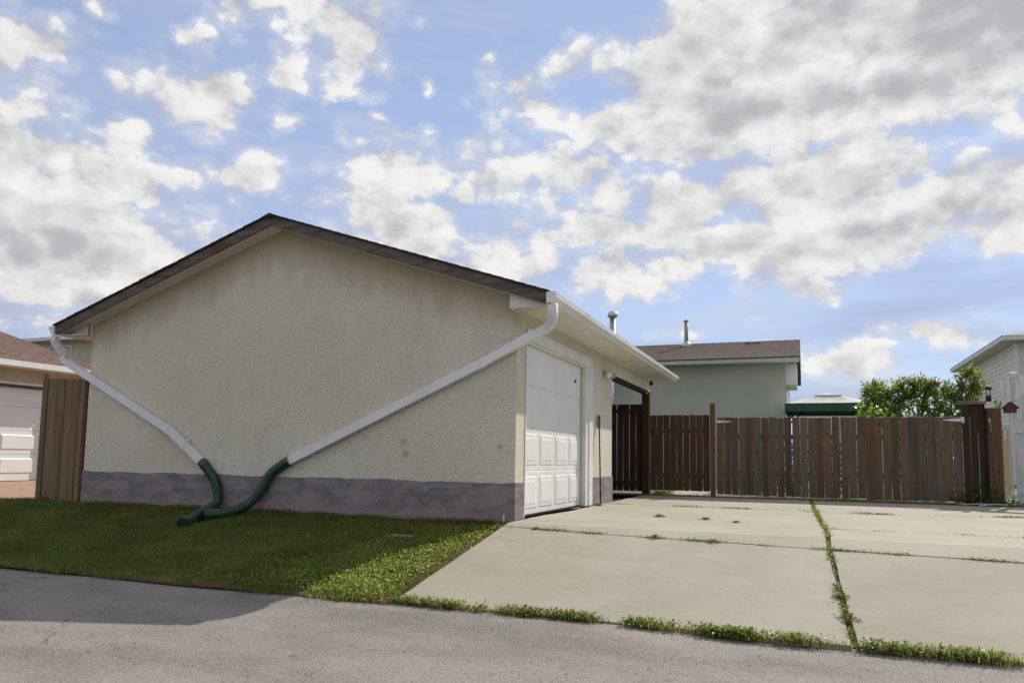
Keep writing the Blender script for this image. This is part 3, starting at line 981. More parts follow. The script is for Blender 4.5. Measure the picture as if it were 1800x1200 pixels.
# trim round the opening
MB().box(-0.12, 0.020, DY1 + 0.012, 3.10, 0.055, 2.20).build('door_jamb', 'white_paint', gar, bevel=0.004)
MB().box(-0.12, 0.034, 3.102, 3.318, 0.055, 2.20).build('door_trim', 'white_paint', gar, bevel=0.004)
MB().box(-0.12, 0.030, DY0 + 0.002, 3.318, 2.202, 2.345).build('door_trim', 'white_paint', gar, bevel=0.004)
MB().box(-0.12, 0.008, DY0 + 0.003, DY0 + 0.030, 0.055, 2.20).build('door_jamb', 'white_paint', gar, bevel=0.003)
MB().box(-0.05, 0.0, DY0 + 0.032, DY1 + 0.01, 2.178, 2.2).build('weather_strip', 'white_paint', gar)
MB().box(-0.055, -0.035, DY1 - 0.002, DY1 + 0.010, 0.055, 2.18).build('weather_strip', 'grey_trim', gar)
# dark rubber strip at near jamb / corner bead
MB().box(-0.01, 0.006, DY0 - 0.004, DY0 + 0.001, HF, 2.32).build('corner_bead', 'dull_steel', gar)

# open bay behind the wall: header, beam, post
MB().box(-0.03, 0.006, GL + 0.004, 8.10, 2.27, 2.495).build('header_board', 'cream_paint', gar)
MB().box(0.006, 0.018, 6.85, 6.90, 2.27, 2.495).build('header_joint', 'cream_paint', gar)
MB().box(-0.10, -0.012, GL + 0.004, 8.02, 2.19, 2.268).build('beam', 'dark_wood', gar)
MB().box(-0.14, 0.0, 8.0, 8.12, 0.03, 2.20).build('post', 'dark_wood', gar, bevel=0.006)
MB().box(0.002, 0.04, 7.99, 8.09, 0.05, 2.24).build('post', 'post_wood', gar, bevel=0.004)  # tan strip: sunlit right edge of the dark post put into colour

# wall lamp: twin floodlight
wl = MB()
wl.tube([(0.0, 4.14, 2.20), (0.022, 4.14, 2.20)], 0.055, 14)
wl.tube([(0.02, 4.14, 2.22), (0.055, 4.05, 2.235)], 0.017, 8)
wl.tube([(0.02, 4.14, 2.22), (0.06, 4.26, 2.235)], 0.017, 8)
lamp = wl.build('wall_lamp', 'dull_steel', gar)
for (y, d) in ((4.03, -1), (4.30, 1)):
    c = Vector((0.06, y, 2.235))
    ax = Vector((0.62, -0.30 if d < 0 else 0.45, -0.62)).normalized()
    pts = [c - ax * 0.02, c + ax * 0.02, c + ax * 0.06, c + ax * 0.10, c + ax * 0.12]
    if d < 0:
        MB().tube(pts, [0.022, 0.03, 0.05, 0.062, 0.045], 14).build('bulb', 'lamp_glass', lamp)
    else:
        MB().tube(pts[:4], [0.03, 0.045, 0.056, 0.060], 14).build('lamp_shade', 'dull_steel', lamp)
# camera dome under the eave
cm = MB()
cm.tube([(0.03, 8.2, 2.498), (0.03, 8.2, 2.47)], 0.035, 12)
cm.sphere((0.03, 8.19, 2.445), 0.045, 12, 8)
cm.build('security_camera', 'black', gar)


# downspouts lying diagonally across the wall
def smooth_path(pts, n=6):
    P = [Vector(p) for p in pts]
    out = []
    for i in range(len(P) - 1):
        p0, p1, p2, p3 = P[max(i - 1, 0)], P[i], P[i + 1], P[min(i + 2, len(P) - 1)]
        for q in range(n):
            t = q / n
            out.append(0.5 * ((2 * p1) + (p2 - p0) * t + (2 * p0 - 5 * p1 + 4 * p2 - p3) * t * t + (3 * p1 - p0 - 3 * p2 + p3) * t ** 3))
    out.append(P[-1])
    return out


def corrugated(name, pts, r0, r1, pitch, mat, parent, plain_end=0.0, ref=None):
    P = smooth_path(pts, 14)
    L = [0.0]
    for a, b in zip(P[:-1], P[1:]):
        L.append(L[-1] + (b - a).length)
    tot = L[-1]
    path, rad = [], []
    s = 0.0
    step = pitch / 4
    i = 0
    q = 0
    while s <= tot:
        while i < len(L) - 2 and L[i + 1] < s:
            i += 1
        t = (s - L[i]) / max(L[i + 1] - L[i], 1e-6)
        path.append(P[i].lerp(P[i + 1], min(max(t, 0), 1)))
        ph = q % 4
        rad.append(r1 if (s < 0.07 or s > tot - plain_end) else (r0, r1, r1, r0)[ph])
        s += step
        q += 1
    return MB().tube(path, rad, 14, cap=False).build(name, mat, parent)


RC = (0.052, 0.038)


def downspout(straight, elbow, joints, straps):
    d = MB()
    d.tube(straight, 1, rect=RC, ref=(0, 1, 0))
    o = d.build('downspout', 'white_metal', gar, bevel=0.004)
    e = MB()
    P = smooth_path(elbow, 8)
    e.tube(P, [1.0 if i % 2 else 0.93 for i in range(len(P))], rect=(RC[0] * 0.98, RC[1] * 0.98), ref=(0, 1, 0))
    e.build('elbow', 'white_metal', o)
    for (p, q) in joints:
        MB().tube([p, q], 1, rect=(RC[0] * 1.10, RC[1] * 1.12), ref=(0, 1, 0)).build('coupling', 'white_metal', o)
    for (p, q) in straps:
        p, q = Vector(p), Vector(q)
        t = (q - p).normalized()
        nrm = Vector((0, 1, 0)).cross(t)
        if nrm.z < 0:
            nrm = -nrm
        s = MB()
        s.tube([p, q], 1, rect=(RC[0] * 1.08, RC[1] * 1.08), ref=(0, 1, 0))
        a = p + nrm * (RC[0] + 0.002)
        s.tube([a, a + nrm * 0.05 + Vector((0, 0.03, 0)), a + nrm * 0.06 + Vector((0, -0.03, 0.02))], 1, rect=(0.014, 0.003), ref=(0, 1, 0))
        s.build('strap', 'white_metal', o)
    return o


YD = -0.055


def lerp3(a, b, t):
    return tuple(a[i] + (b[i] - a[i]) * t for i in range(3))


A, B, C_ = (-7.37, YD, 2.13), (-5.20, YD, 1.07), (-4.56, YD, 0.615)
dl = downspout([A, B, C_], [(-7.42, -0.20, 2.50), (-7.45, -0.19, 2.42), (-7.42, -0.14, 2.32), (-7.37, -0.08, 2.24), (-7.40, YD, 2.17), (-7.35, YD, 2.115)],
               [(lerp3(B, A, 0.005), lerp3(B, A, 0.02))], [(lerp3(B, C_, 0.42), lerp3(B, C_, 0.47))])
A, B, C_ = (0.22, YD, 2.19), (-0.43, YD, 1.875), (-3.17, YD, 0.665)
dr = downspout([A, B, C_], [(0.515, -0.24, 2.50), (0.515, -0.22, 2.40), (0.47, -0.15, 2.31), (0.38, -0.08, 2.25), (0.20, YD, 2.18)],
               [(lerp3(B, A, 0.0), lerp3(B, A, 0.06))], [(lerp3(B, C_, 0.885), lerp3(B, C_, 0.895)), (lerp3(B, A, 0.55), lerp3(B, A, 0.58))])
h1 = corrugated('drain_hose', [(-4.60, YD, 0.645), (-4.50, -0.06, 0.56), (-4.34, -0.07, 0.40), (-4.27, -0.08, 0.22), (-4.24, -0.13, 0.10), (-4.16, -0.36, 0.035), (-4.02, -0.70, -0.03), (-3.84, -1.08, -0.075)], 0.056, 0.066, 0.034, 'hose', gar, 0.42)
def hose_end(parent, a, b):
    a, b = Vector(a), Vector(b)
    d = (b - a).normalized()
    MB().tube([a, b], 0.070, 16, cap=False).build('hose_end', 'hose', parent)
    MB().tube([a + d * 0.01, b - d * 0.004], 0.0665, 16).build('hose_bore_shade', 'black', parent)  # black plug stands in for the shade inside the open end


hose_end(h1, (-3.87, -1.02, -0.068), (-3.815, -1.13, -0.080))
h2 = corrugated('drain_hose', [(-3.13, YD, 0.685), (-3.26, -0.06, 0.62), (-3.42, -0.07, 0.50), (-3.54, -0.08, 0.32), (-3.66, -0.12, 0.15), (-3.72, -0.28, 0.055), (-3.78, -0.48, 0.01), (-3.90, -0.66, 0.0)], 0.056, 0.066, 0.034, 'hose', gar, 0.22)
hose_end(h2, (-3.87, -0.61, 0.002), (-3.925, -0.69, -0.002))

# chips in the stucco / white patch
for (x, z, r) in ((-0.62, 2.07, 0.025), (-1.45, 2.25, 0.012)):
    b = MB()
    ang = sorted(random.uniform(0, 2 * math.pi) for _ in range(9))
    b.prism([(x + r * random.uniform(.5, 1.3) * math.cos(a), -0.005, z + r * random.uniform(.5, 1.3) * math.sin(a)) for a in ang], (0, 0.006, 0))
    b.build('plaster_patch', 'white_paint', gar)

# ------------------------------------------------------------------ tool leaning on the garage wall
tb = MB()
tool = thing('scraper_tool', (0.09, 3.60, 0.05), 'long thin rusty pole tool with dark blade end, leaning on wall beside garage door', 'tool')
MB().tube([(0.10, 3.56, 0.05), (0.045, 3.66, 1.40)], 0.012, 8).build('handle', 'rust', tool)
MB().prism([(0.035, 3.62, 1.26), (0.04, 3.71, 1.26), (0.036, 3.715, 1.45), (0.034, 3.69, 1.48), (0.033, 3.63, 1.48)], (0.014, 0, 0)).build('blade', 'black', tool)


# ------------------------------------------------------------------ boards, gates, fences
def board_mesh(w, h, t, seed):
    rr = random.Random(seed)
    b = MB()
    zs = [0, h * .33, h * .66, h - 0.012, h]
    n = 5
    V = []
    for i, z in enumerate(zs):
        e = rr.uniform(-.0035, .0035)
        sh = 0.006 if i == 4 else 0
        bow = rr.uniform(-.004, .004)
        V += [(-w / 2 + e + sh, -t / 2 + bow, z + (rr.uniform(-.012, .004) if i == 4 else 0)), (w / 2 + e - sh, -t / 2 + bow, z + (rr.uniform(-.012, .004) if i == 4 else 0)), (w / 2 + e - sh, t / 2 + bow, z), (-w / 2 + e + sh, t / 2 + bow, z)]
    F = [(0, 3, 2, 1), (16, 17, 18, 19)]
    for i in range(4):
        for j in range(4):
            F.append((i * 4 + j, i * 4 + (j + 1) % 4, (i + 1) * 4 + (j + 1) % 4, (i + 1) * 4 + j))
    me = bpy.data.meshes.new('board')
    me.from_pydata(V, [], F)
    me.update()
    return me


def boards(root, x0, x1, n, y, z0, h, mat, gap, t=0.018, zj=0.012, tilt=0.004, stagger=0.0, special=None):
    pitch = (x1 - x0) / n
    var = [board_mesh(pitch - gap, h, t, 31 * n + q) for q in range(5)]
    for me in var:
        me.materials.append(M[mat])
    for i in range(n):
        o = bpy.data.objects.new('board', var[i % 5 if n < 6 else random.randrange(5)])
        COL.objects.link(o)
        o.parent = root
        zz = z0 + random.uniform(-zj, zj)
        o.location = Vector((x0 + (i + .5) * pitch + random.uniform(-.002, .002), y - (stagger if i % 2 else 0) + random.uniform(-.002, .002), zz)) - WLOC[root.name]
        o.rotation_euler = (0, random.uniform(-tilt, tilt), 0)
        o.scale = (random.uniform(0.955, 1.035), 1, 1)
        if special and i in special:
            o.scale = special[i]


def hinge(root, x, y, z, d, mat='steel'):
    """long strap hinge: plate on the post, tapering strap along the gate"""
    h = MB()
    h.prism([(x, y, z - 0.035), (x + d * 0.30, y, z - 0.008), (x + d * 0.30, y, z + 0.008), (x, y, z + 0.035)], (0, -0.005, 0))
    h.box(min(x, x - d * 0.05), max(x, x - d * 0.05), y - 0.006, y, z - 0.055, z + 0.055)
    h.tube([(x, y - 0.008, z - 0.055), (x, y - 0.008, z + 0.055)], 0.009, 8)
    for q in (0.06, 0.14, 0.22):
        h.tube([(x + d * q, y - 0.004, z), (x + d * q, y - 0.010, z)], 0.008, 6)
    return h.build('strap_hinge', mat, root)


# tall dark gate in the open bay
tg = thing('tall_gate', (-0.55, 8.06, 0.10), 'tall dark brown board gate under the garage eave, between stucco wall and post', 'gate')
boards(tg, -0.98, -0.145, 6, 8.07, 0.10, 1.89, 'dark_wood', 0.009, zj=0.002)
MB().box(-0.98, -0.146, 8.02, 8.058, 1.79, 1.875).build('rail', 'dark_wood', tg)
MB().box(-0.98, -0.146, 8.02, 8.058, 0.22, 0.32).build('rail', 'dark_wood', tg)

# low garden gate
gg = thing('garden_gate', (0.65, 8.05, 0.14), 'low brown garden gate of narrow boards between the eave post and the short tan post', 'gate')
boards(gg, 0.045, 1.285, 9, 8.05, 0.14, 1.605, 'red_wood', 0.007, zj=0.002, tilt=0.002)
MB().box(0.05, 1.28, 8.062, 8.10, 1.36, 1.45).build('rail', 'red_wood', gg)
MB().box(0.05, 1.28, 8.062, 8.10, 0.42, 0.51).build('rail', 'red_wood', gg)

gp = MB().box(1.30, 1.405, 8.0, 8.10, 0.0, 1.985).build('gate_post', 'post_wood', bevel=0.006)
tag(gp, 'short tan wooden gate post standing between the garden gate and the wide gate', 'post')

# wide drive gate, two leaves
wg = thing('drive_gate', (2.6, 8.05, 0.10), 'wide weathered gate leaf with bright gaps between boards, hinged on the short tan post', 'gate')
boards(wg, 1.43, 3.80, 16, 8.05, 0.085, 1.60, 'stained_wood', 0.006, zj=0.008, stagger=0.006, tilt=0.006)
MB().box(1.43, 3.80, 8.066, 8.104, 1.24, 1.33).build('rail', 'stained_wood', wg)
MB().box(1.43, 3.80, 8.066, 8.104, 0.50, 0.59).build('rail', 'stained_wood', wg)
hinge(wg, 1.42, 8.028, 1.60, 1)
wg2 = thing('drive_gate', (4.9, 8.05, 0.10), 'wide weathered gate leaf of tightly set boards, hinged beside the tall fence corner', 'gate')
boards(wg2, 3.80, 5.912, 14, 8.05, 0.085, 1.60, 'stained_wood', 0.003, zj=0.01, stagger=0.008, tilt=0.006, special={0: (0.9, 1, 1.01)})
MB().box(3.83, 5.90, 8.070, 8.108, 1.24, 1.33).build('rail', 'stained_wood', wg2)
MB().box(3.83, 5.90, 8.070, 8.108, 0.50, 0.59).build('rail', 'stained_wood', wg2)
hinge(wg2, 5.90, 8.022, 1.62, -1)

# fence corner to the right
fc = thing('side_fence', (6.1, 8.05, 0.06), 'taller dark fence section with capped top right of the drive gate', 'fence')
boards(fc, 5.915, 6.305, 3, 8.05, 0.05, 1.86, 'dark_wood', 0.006, zj=0.008)
MB().box(5.86, 6.31, 7.99, 8.11, 1.912, 1.97).build('cap_rail', 'stained_wood', fc, bevel=0.006)
MB().box(5.92, 6.30, 8.065, 8.105, 1.72, 1.84).build('rail', 'dark_wood', fc)
rp = thing('fence_post', (6.42, 7.95, 0.03), 'broad reddish brown plank post at the right end of the fence', 'post')
MB().box(6.31, 6.53, 7.93, 7.975, 0.03, 1.83).build('plank', 'reddish_post', rp, bevel=0.005)
MB().box(6.285, 6.43, 7.978, 8.02, 0.03, 1.84).build('post', 'dark_wood', rp, bevel=0.005)
lt = MB()
lt.tube([(6.335, 7.925, 1.60), (6.345, 7.90, 1.58), (6.35, 7.90, 1.42), (6.36, 7.925, 1.38)], 0.008, 6)
lt.box(6.32, 6.36, 7.921, 7.929, 1.57, 1.64)
lt.build('latch', 'dull_steel', rp)

# lantern on the post
la = thing('garden_lantern', (6.36, 8.03, 1.97), 'small black solar lantern standing on the capped fence corner', 'lantern')
MB().tube([(6.36, 8.03, 1.965), (6.36, 8.03, 2.03), (6.36, 8.03, 2.06), (6.36, 8.03, 2.075)], [0.045, 0.048, 0.048, 0.035], 12).build('base', 'black', la)
MB().tube([(6.36, 8.03, 2.07), (6.36, 8.03, 2.19)], 0.034, 12).build('glass', 'lamp_glass', la)
cg = MB()
for q in range(4):
    a = q * math.pi / 2 + .5
    p = (6.36 + 0.042 * math.cos(a), 8.03 + 0.042 * math.sin(a))
    cg.tube([(*p, 2.07), (*p, 2.20)], 0.006, 6)
cg.build('cage', 'black', la)
MB().tube([(6.36, 8.03, 2.19), (6.36, 8.03, 2.215), (6.36, 8.03, 2.245), (6.36, 8.03, 2.26)], [0.066, 0.062, 0.03, 0.012], 12).build('lid', 'black', la)

# white arbour, gate and picket at the right edge
ar = thing('garden_arbour', (7.3, 8.6, 0.03), 'white garden arbour with arched top board at the right edge of the photo', 'arbour')
for x in (6.88, 8.05):
    MB().box(x, x + 0.10, 8.55, 8.65, 0.03, 2.38).build('post', 'white_wood', ar, bevel=0.005)
arch = []
cx, rz = 7.515, 0.30
for i in range(13):
    a = math.pi - math.pi * i / 12
    arch.append((cx + 0.56 * math.cos(a), 8.60, 2.02 + rz * math.sin(a)))
MB().prism([(6.66, 8.54, 2.02)] + [(p[0], 8.54, p[2]) for p in arch] + [(8.30, 8.54, 2.02), (8.30, 8.54, 2.42), (7.5, 8.54, 2.62), (6.66, 8.54, 2.42)], (0, 0.03, 0)).build('arch_board', 'white_wood', ar)
for i in range(3):
    MB().tube([(6.72 + i * 0.45, 8.50, 2.43 + i * 0.06), (6.76 + i * 0.45, 8.50, 2.52 + i * 0.06), (6.92 + i * 0.45, 8.50, 2.54 + i * 0.07), (6.96 + i * 0.45, 8.50, 2.46 + i * 0.07)], 0.014, 8).build('scroll', 'white_metal', ar)
wgate = thing('white_gate', (7.3, 8.5, 0.04), 'white painted gate of vertical boards below the arbour arch', 'gate')
boards(wgate, 6.84, 8.05, 8, 8.48, 0.05, 1.62, 'white_wood', 0.008, zj=0.004)
MB().box(6.84, 8.05, 8.44, 8.468, 1.40, 1.49).build('rail', 'white_wood', wgate)
MB().box(6.84, 8.05, 8.44, 8.468, 0.25, 0.34).build('rail', 'white_wood', wgate)
pk = thing('picket_panel', (6.7, 8.45, 0.1), 'narrow pale yellow board with white rails between reddish post and white gate', 'fence')
MB().prism([(6.635, 8.45, 0.20), (6.755, 8.45, 0.20), (6.755, 8.45, 1.44), (6.72, 8.45, 1.44), (6.71, 8.45, 1.28), (6.675, 8.45, 1.28), (6.665, 8.45, 1.44), (6.635, 8.45, 1.44)], (0, 0.03, 0)).build('board', 'pale_wood', pk)
MB().box(6.56, 6.83, 8.40, 8.448, 0.16, 0.24).build('rail', 'white_wood', pk)
MB().box(6.56, 6.83, 8.40, 8.448, 1.45, 1.53).build('rail', 'white_wood', pk)
MB().box(6.60, 6.66, 8.455, 8.50, 0.05, 1.62).build('post', 'white_wood', pk)
bh = thing('birdhouse', (6.73, 8.2, 1.72), 'small red brown wooden birdhouse with pitched roof beside the white arbour', 'birdhouse')
MB().prism([(6.64, 8.13, 1.76), (6.82, 8.13, 1.76), (6.82, 8.13, 1.86), (6.73, 8.13, 1.94), (6.64, 8.13, 1.86)], (0, 0.15, 0)).build('body', 'birdhouse_red', bh)
r_ = MB()
r_.prism([(6.60, 8.11, 1.833), (6.73, 8.11, 1.948), (6.73, 8.11, 1.965), (6.60, 8.11, 1.850)], (0, 0.19, 0))
r_.prism([(6.73, 8.11, 1.948), (6.86, 8.11, 1.833), (6.86, 8.11, 1.850), (6.73, 8.11, 1.965)], (0, 0.19, 0))
r_.build('roof', 'birdhouse_red', bh)
MB().tube([(6.73, 8.128, 1.85), (6.73, 8.1295, 1.85)], 0.022, 12).build('entrance', 'black', bh)
MB().box(6.715, 6.745, 8.20, 8.23, 0.04, 1.758).build('pole', 'white_wood', bh)

# loose sticks at the fence foot
for i, (x, y, a, L, lab) in enumerate(((6.05, 7.55, 0.2, 0.55, 'longest pale dry stick, leftmost of those by the fence post foot'), (6.25, 7.45, 0.35, 0.5, 'pale dry stick slanting nearest the viewer by the reddish fence post'), (6.35, 7.62, -0.1, 0.35, 'shortest pale dry stick, close against the reddish fence post'))):
    d = Vector((math.cos(a), math.sin(a), 0.03)) * L / 2
    c = Vector((x, y, 0.075))
    o = MB().tube([c - d, c + Vector((0, 0.02, 0.01)), c + d], [0.012, 0.011, 0.007], 7).build('stick', 'dry_stick')
    tag(o, lab, 'stick', 'dry sticks by the fence post')

# ------------------------------------------------------------------ wood fence at left
lf = thing('board_fence', (-7.55, 0.15, 0), 'narrow tan wooden fence panel left of the garage wall', 'fence')
wds = [0.20, 0.17, 0.16, 0.155, 0.13]
x = -7.945
for i, w in enumerate(wds):
    me = board_mesh(w - 0.008, 1.90 - i * 0.008, 0.02, 200 + i)
    me.materials.append(M['tan_wood'])
    o = bpy.data.objects.new('board', me)
    COL.objects.link(o)
    o.parent = lf
    o.location = Vector((x + w / 2, 0.15 - 0.006 * (i % 2), -0.0)) - WLOC[lf.name]
    o.rotation_euler = (0, -0.010 + 0.003 * i, 0)
    x += w
MB().box(-8.06, -7.955, 0.12, 0.22, -0.02, 1.97).build('post', 'tan_wood', lf, bevel=0.005)
MB().box(-7.125, -7.06, 0.10, 0.20, -0.02, 1.87).build('post', 'reddish_post', lf, bevel=0.005)
MB().box(-7.95, -7.06, 0.165, 0.20, 1.45, 1.54).build('rail', 'tan_wood', lf)
MB().box(-7.95, -7.06, 0.165, 0.20, 0.30, 0.39).build('rail', 'tan_wood', lf)

# ------------------------------------------------------------------ neighbour garage at left
ng = thing('neighbour_garage', (-15.5, 1.4, 0.1), 'low neighbouring garage with red brown shingles and white panelled door, at far left', 'garage')
wb = MB()
wb.box(-13.15, -13.0, 3.95, 4.95, 0.05, 2.56)
wb.box(-13.15, -13.0, 0.9, 3.95, 2.26, 2.56)
wb.box(-13.15, -13.0, -2.3, 0.9, 0.05, 2.56)
wb.prism([(-13.0, 4.951, 0.05), (-13.0, 4.951, 2.56), (-17.5, 4.951, 3.95), (-21.9, 4.951, 2.56), (-21.9, 4.951, 0.05)], (0, 0.15, 0))
wb.prism([(-13.0, -2.301, 0.05), (-13.0, -2.301, 2.56), (-17.5, -2.301, 3.95), (-21.9, -2.301, 2.56), (-21.9, -2.301, 0.05)], (0, -0.15, 0))
wb.build('wall', 'neighbour_stucco', ng)
nr = MB()
for sgn in (1, -1):
    xe = -17.45 + sgn * 4.88
    nC = 30
    for i in range(nC):
        t0, t1 = i / nC, min((i + 1.1) / nC, 1)
        xa, xb = xe + (-17.45 - xe) * t0, xe + (-17.45 - xe) * t1
        za, zc = 2.69 + 0.289 * 4.88 * t0, 2.69 + 0.289 * 4.88 * t1
        nr.prism([(xa, -2.6, za - 0.02), (xb, -2.6, zc - 0.02), (xb, -2.6, zc), (xa, -2.6, za + 0.016)], (0, 7.82, 0))
nr.build('roof', 'red_shingles', ng)
MB().box(-12.62, -12.50, -2.6, 5.22, 2.555, 2.675).build('gutter', 'white_metal', ng)
MB().box(-13.0, -12.62, -2.6, 5.2, 2.56, 2.575).build('soffit', 'cream_paint', ng)
nd = [0.16, 0.68, 1.20, 1.72, 2.14]
ngd = thing('garage_door', (-13.06, 2.4, 0.16), None, None)
ngd.parent = ng
ngd.location = Vector((-13.06, 2.4, 0.16)) - WLOC[ng.name]
for i in range(4):
    b = MB()
    b.box(-13.10, -13.06, 1.0, 3.86, nd[i] + (0.003 if i else -0.06), nd[i + 1] - 0.003)
    hh = nd[i + 1] - nd[i]
    for j in range(3):
        b.frustum((-13.0595, 1.06 + j * 0.94, nd[i] + 0.09), (0, 1, 0), (0, 0, 1), (1, 0, 0), 0.86, hh - 0.18, 0.016, 0.03)
    b.build('door_section', 'door_paint', ngd)
MB().box(-13.08, -12.985, 3.865, 3.948, 0.1, 2.14).build('door_trim', 'white_paint', ng)
MB().box(-13.08, -12.985, 0.9, 3.948, 2.142, 2.20).build('door_trim', 'redtrim', ng)
MB().box(-13.06, -12.99, 0.9, 3.948, 2.202, 2.258).build('door_trim', 'white_paint', ng)

# house far behind at left
lh = thing('grey_roof_house', (-35, 27, 0), 'pale house with low grey roof rising behind the neighbouring garage', 'house')
MB().box(-40.0, -29.5, 22.6, 32, 0, 7.12).build('wall', 'neighbour_stucco', lh)
MB().box(-40.7, -28.9, 21.95, 32.6, 7.12, 7.30).build('fascia', 'house_white', lh)
MB().add([(-40.7, 21.95, 7.302), (-28.9, 21.95, 7.302), (-28.9, 32.6, 7.302), (-40.7, 32.6, 7.302), (-36.5, 27.3, 8.45), (-33, 27.3, 8.45)],
         [(0, 1, 5, 4), (1, 2, 5), (2, 3, 4, 5), (3, 0, 4)]).build('roof', 'grey_shingles', lh)
wf = MB()
for (a, b, c, d) in ((-38.1, -36.3, 6.80, 6.88), (-38.1, -36.3, 5.5, 5.58), (-38.1, -38.02, 5.58, 6.80), (-36.38, -36.3, 5.58, 6.80), (-37.24, -37.16, 5.58, 6.80)):
    wf.box(a, b, 22.54, 22.598, c, d)
wfo = wf.build('window', 'house_white', lh)
MB().box(-38.02, -36.38, 22.57, 22.585, 5.58, 6.80).build('pane', 'glass', wfo)
MB().tube([(-37.2, 24.5, 7.6), (-37.2, 24.5, 8.12), (-37.2, 24.5, 8.14), (-37.2, 24.5, 8.3)], [0.14, 0.14, 0.24, 0.24], 10).build('vent_pipe', 'steel', lh)

# ------------------------------------------------------------------ grey house behind the fence
hs = thing('grey_house', (-3, 20, 0), 'grey stucco house with brown shingle roof and metal flues, behind the board gates', 'house')
MB().box(-10, 2.62, 17.0, 25.2, 0.0, 3.93).build('wall', 'house_stucco', hs)
MB().prism([(2.615, 17.0, 3.93), (2.615, 25.2, 3.93), (2.615, 21.1, 5.05)], (-0.15, 0, 0)).build('gable_wall', 'house_stucco', hs)
hr = MB()
for sgn in (-1, 1):
    ye = 21.0 + sgn * 4.68
    nC = 26
    for i in range(nC):
        t0, t1 = i / nC, min((i + 1.1) / nC, 1)
        ya, yb = ye + (21.0 - ye) * t0, ye + (21.0 - ye) * t1
        za, zc = 4.05 + 1.235 * t0, 4.05 + 1.235 * t1
        hr.prism([(-10.5, ya, za - 0.02), (-10.5, yb, zc - 0.02), (-10.5, yb, zc), (-10.5, ya, za + 0.014)], (13.58, 0, 0))
hr.build('roof', 'brown_shingles', hs)
MB().box(-10.4, 3.05, 16.36, 16.46, 3.90, 4.02).build('gutter', 'grey_trim', hs)
MB().box(-10.4, 3.05, 16.46, 17.0, 3.935, 3.95).build('soffit', 'house_white', hs)
MB().prism([(3.03, 16.4, 3.93), (3.03, 21.0, 5.14), (3.03, 21.0, 5.26), (3.03, 16.4, 4.05)], (0.03, 0, 0)).build('fascia', 'grey_trim', hs)
MB().box(2.622, 2.97, 17.15, 19.4, 3.26, 3.934).build('bay', 'house_white', hs, bevel=0.01)
fl = MB()
fl.tube([(-2.87, 16.55, 0.4), (-2.87, 16.55, 5.62)], 0.105, 16)
flo = fl.build('flue_pipe', 'steel', hs)
MB().tube([(-2.87, 16.55, 5.60), (-2.87, 16.55, 5.64), (-2.87, 16.55, 5.70), (-2.87, 16.55, 5.78), (-2.87, 16.55, 5.82)], [0.12, 0.175, 0.175, 0.155, 0.06], 16).build('flue_cap', 'steel', flo)
for z in (2.5, 3.5, 4.6):
    MB().tube([(-2.87, 16.55, z), (-2.87, 16.55, z + 0.05)], 0.113, 16).build('pipe_band', 'dull_steel', flo)
f2 = MB().tube([(-0.92, 20.2, 4.9), (-0.92, 20.2, 6.02)], 0.075, 14).build('flue_pipe', 'dull_steel', hs)
MB().tube([(-0.92, 20.2, 6.0), (-0.92, 20.2, 6.06)], 0.095, 14).build('flue_cap', 'dull_steel', f2)
MB().tube([(-0.92, 20.2, 5.0), (-0.92, 20.2, 5.17), (-0.92, 20.2, 5.24)], [0.22, 0.15, 0.09], 14).build('flashing', 'steel', f2)
rv = MB()
rv.box(1.30, 1.66, 20.05, 20.4, 4.95, 5.10)
rvo = rv.build('roof_vent', 'dull_steel', hs)
MB().box(1.24, 1.72, 20.0, 20.45, 5.105, 5.13).build('vent_cap', 'house_white', rvo)

# ------------------------------------------------------------------ gazebo
gz = thing('gazebo', (3.83, 16, 0), 'green edged canopy gazebo with pale peaked top, right of the grey house', 'gazebo')
cx, cy, hw = 3.83, 16.0, 1.18
zt, zv = 2.47, 2.24
cn = MB()
N = 8
ringv = []
for lev, (rr, zz) in enumerate(((1.0, zt), (0.62, 2.615), (0.30, 2.745), (0.285, 2.76))):
    ring = []
    for q in range(4):
        for s in range(N):
            t = s / N
            c0 = [(-1, -1), (1, -1), (1, 1), (-1, 1)][q]
            c1 = [(-1, -1), (1, -1), (1, 1), (-1, 1)][(q + 1) % 4]
            sag = -0.045 * math.sin(math.pi * t) * (1 if lev in (1,) else 0)
            ring.append((cx + hw * rr * (c0[0] + (c1[0] - c0[0]) * t), cy + hw * rr * (c0[1] + (c1[1] - c0[1]) * t), zz + sag))
    ringv.append(ring)
V = [p for r_ in ringv for p in r_]
F = []
for L_ in range(3):
    for i in range(4 * N):
        j = (i + 1) % (4 * N)
        F.append((L_ * 4 * N + i, L_ * 4 * N + j, (L_ + 1) * 4 * N + j, (L_ + 1) * 4 * N + i))
cn.add(V, F, True)
cn.build('canopy', 'canopy', gz)
ct = MB()
ct.prism([(cx - .36, cy - .36, 2.775), (cx + .36, cy - .36, 2.775), (cx + .36, cy + .36, 2.775), (cx - .36, cy + .36, 2.775)], (0, 0, -0.02))
ct.add([(cx - .36, cy - .36, 2.776), (cx + .36, cy - .36, 2.776), (cx + .36, cy + .36, 2.776), (cx - .36, cy + .36, 2.776), (cx, cy, 2.87)], [(0, 1, 4), (1, 2, 4), (2, 3, 4), (3, 0, 4)])
ct.build('canopy_vent', 'canopy', gz)
vl = MB()
for (a, b, c, d) in ((-hw, hw, -hw - .01, -hw), (-hw, hw, hw, hw + .01), (-hw - .01, -hw, -hw, hw), (hw, hw + .01, -hw, hw)):
    vl.box(cx + a, cx + b, cy + c, cy + d, zv, zt + 0.01)
vl.build('valance', 'canopy_green', gz)
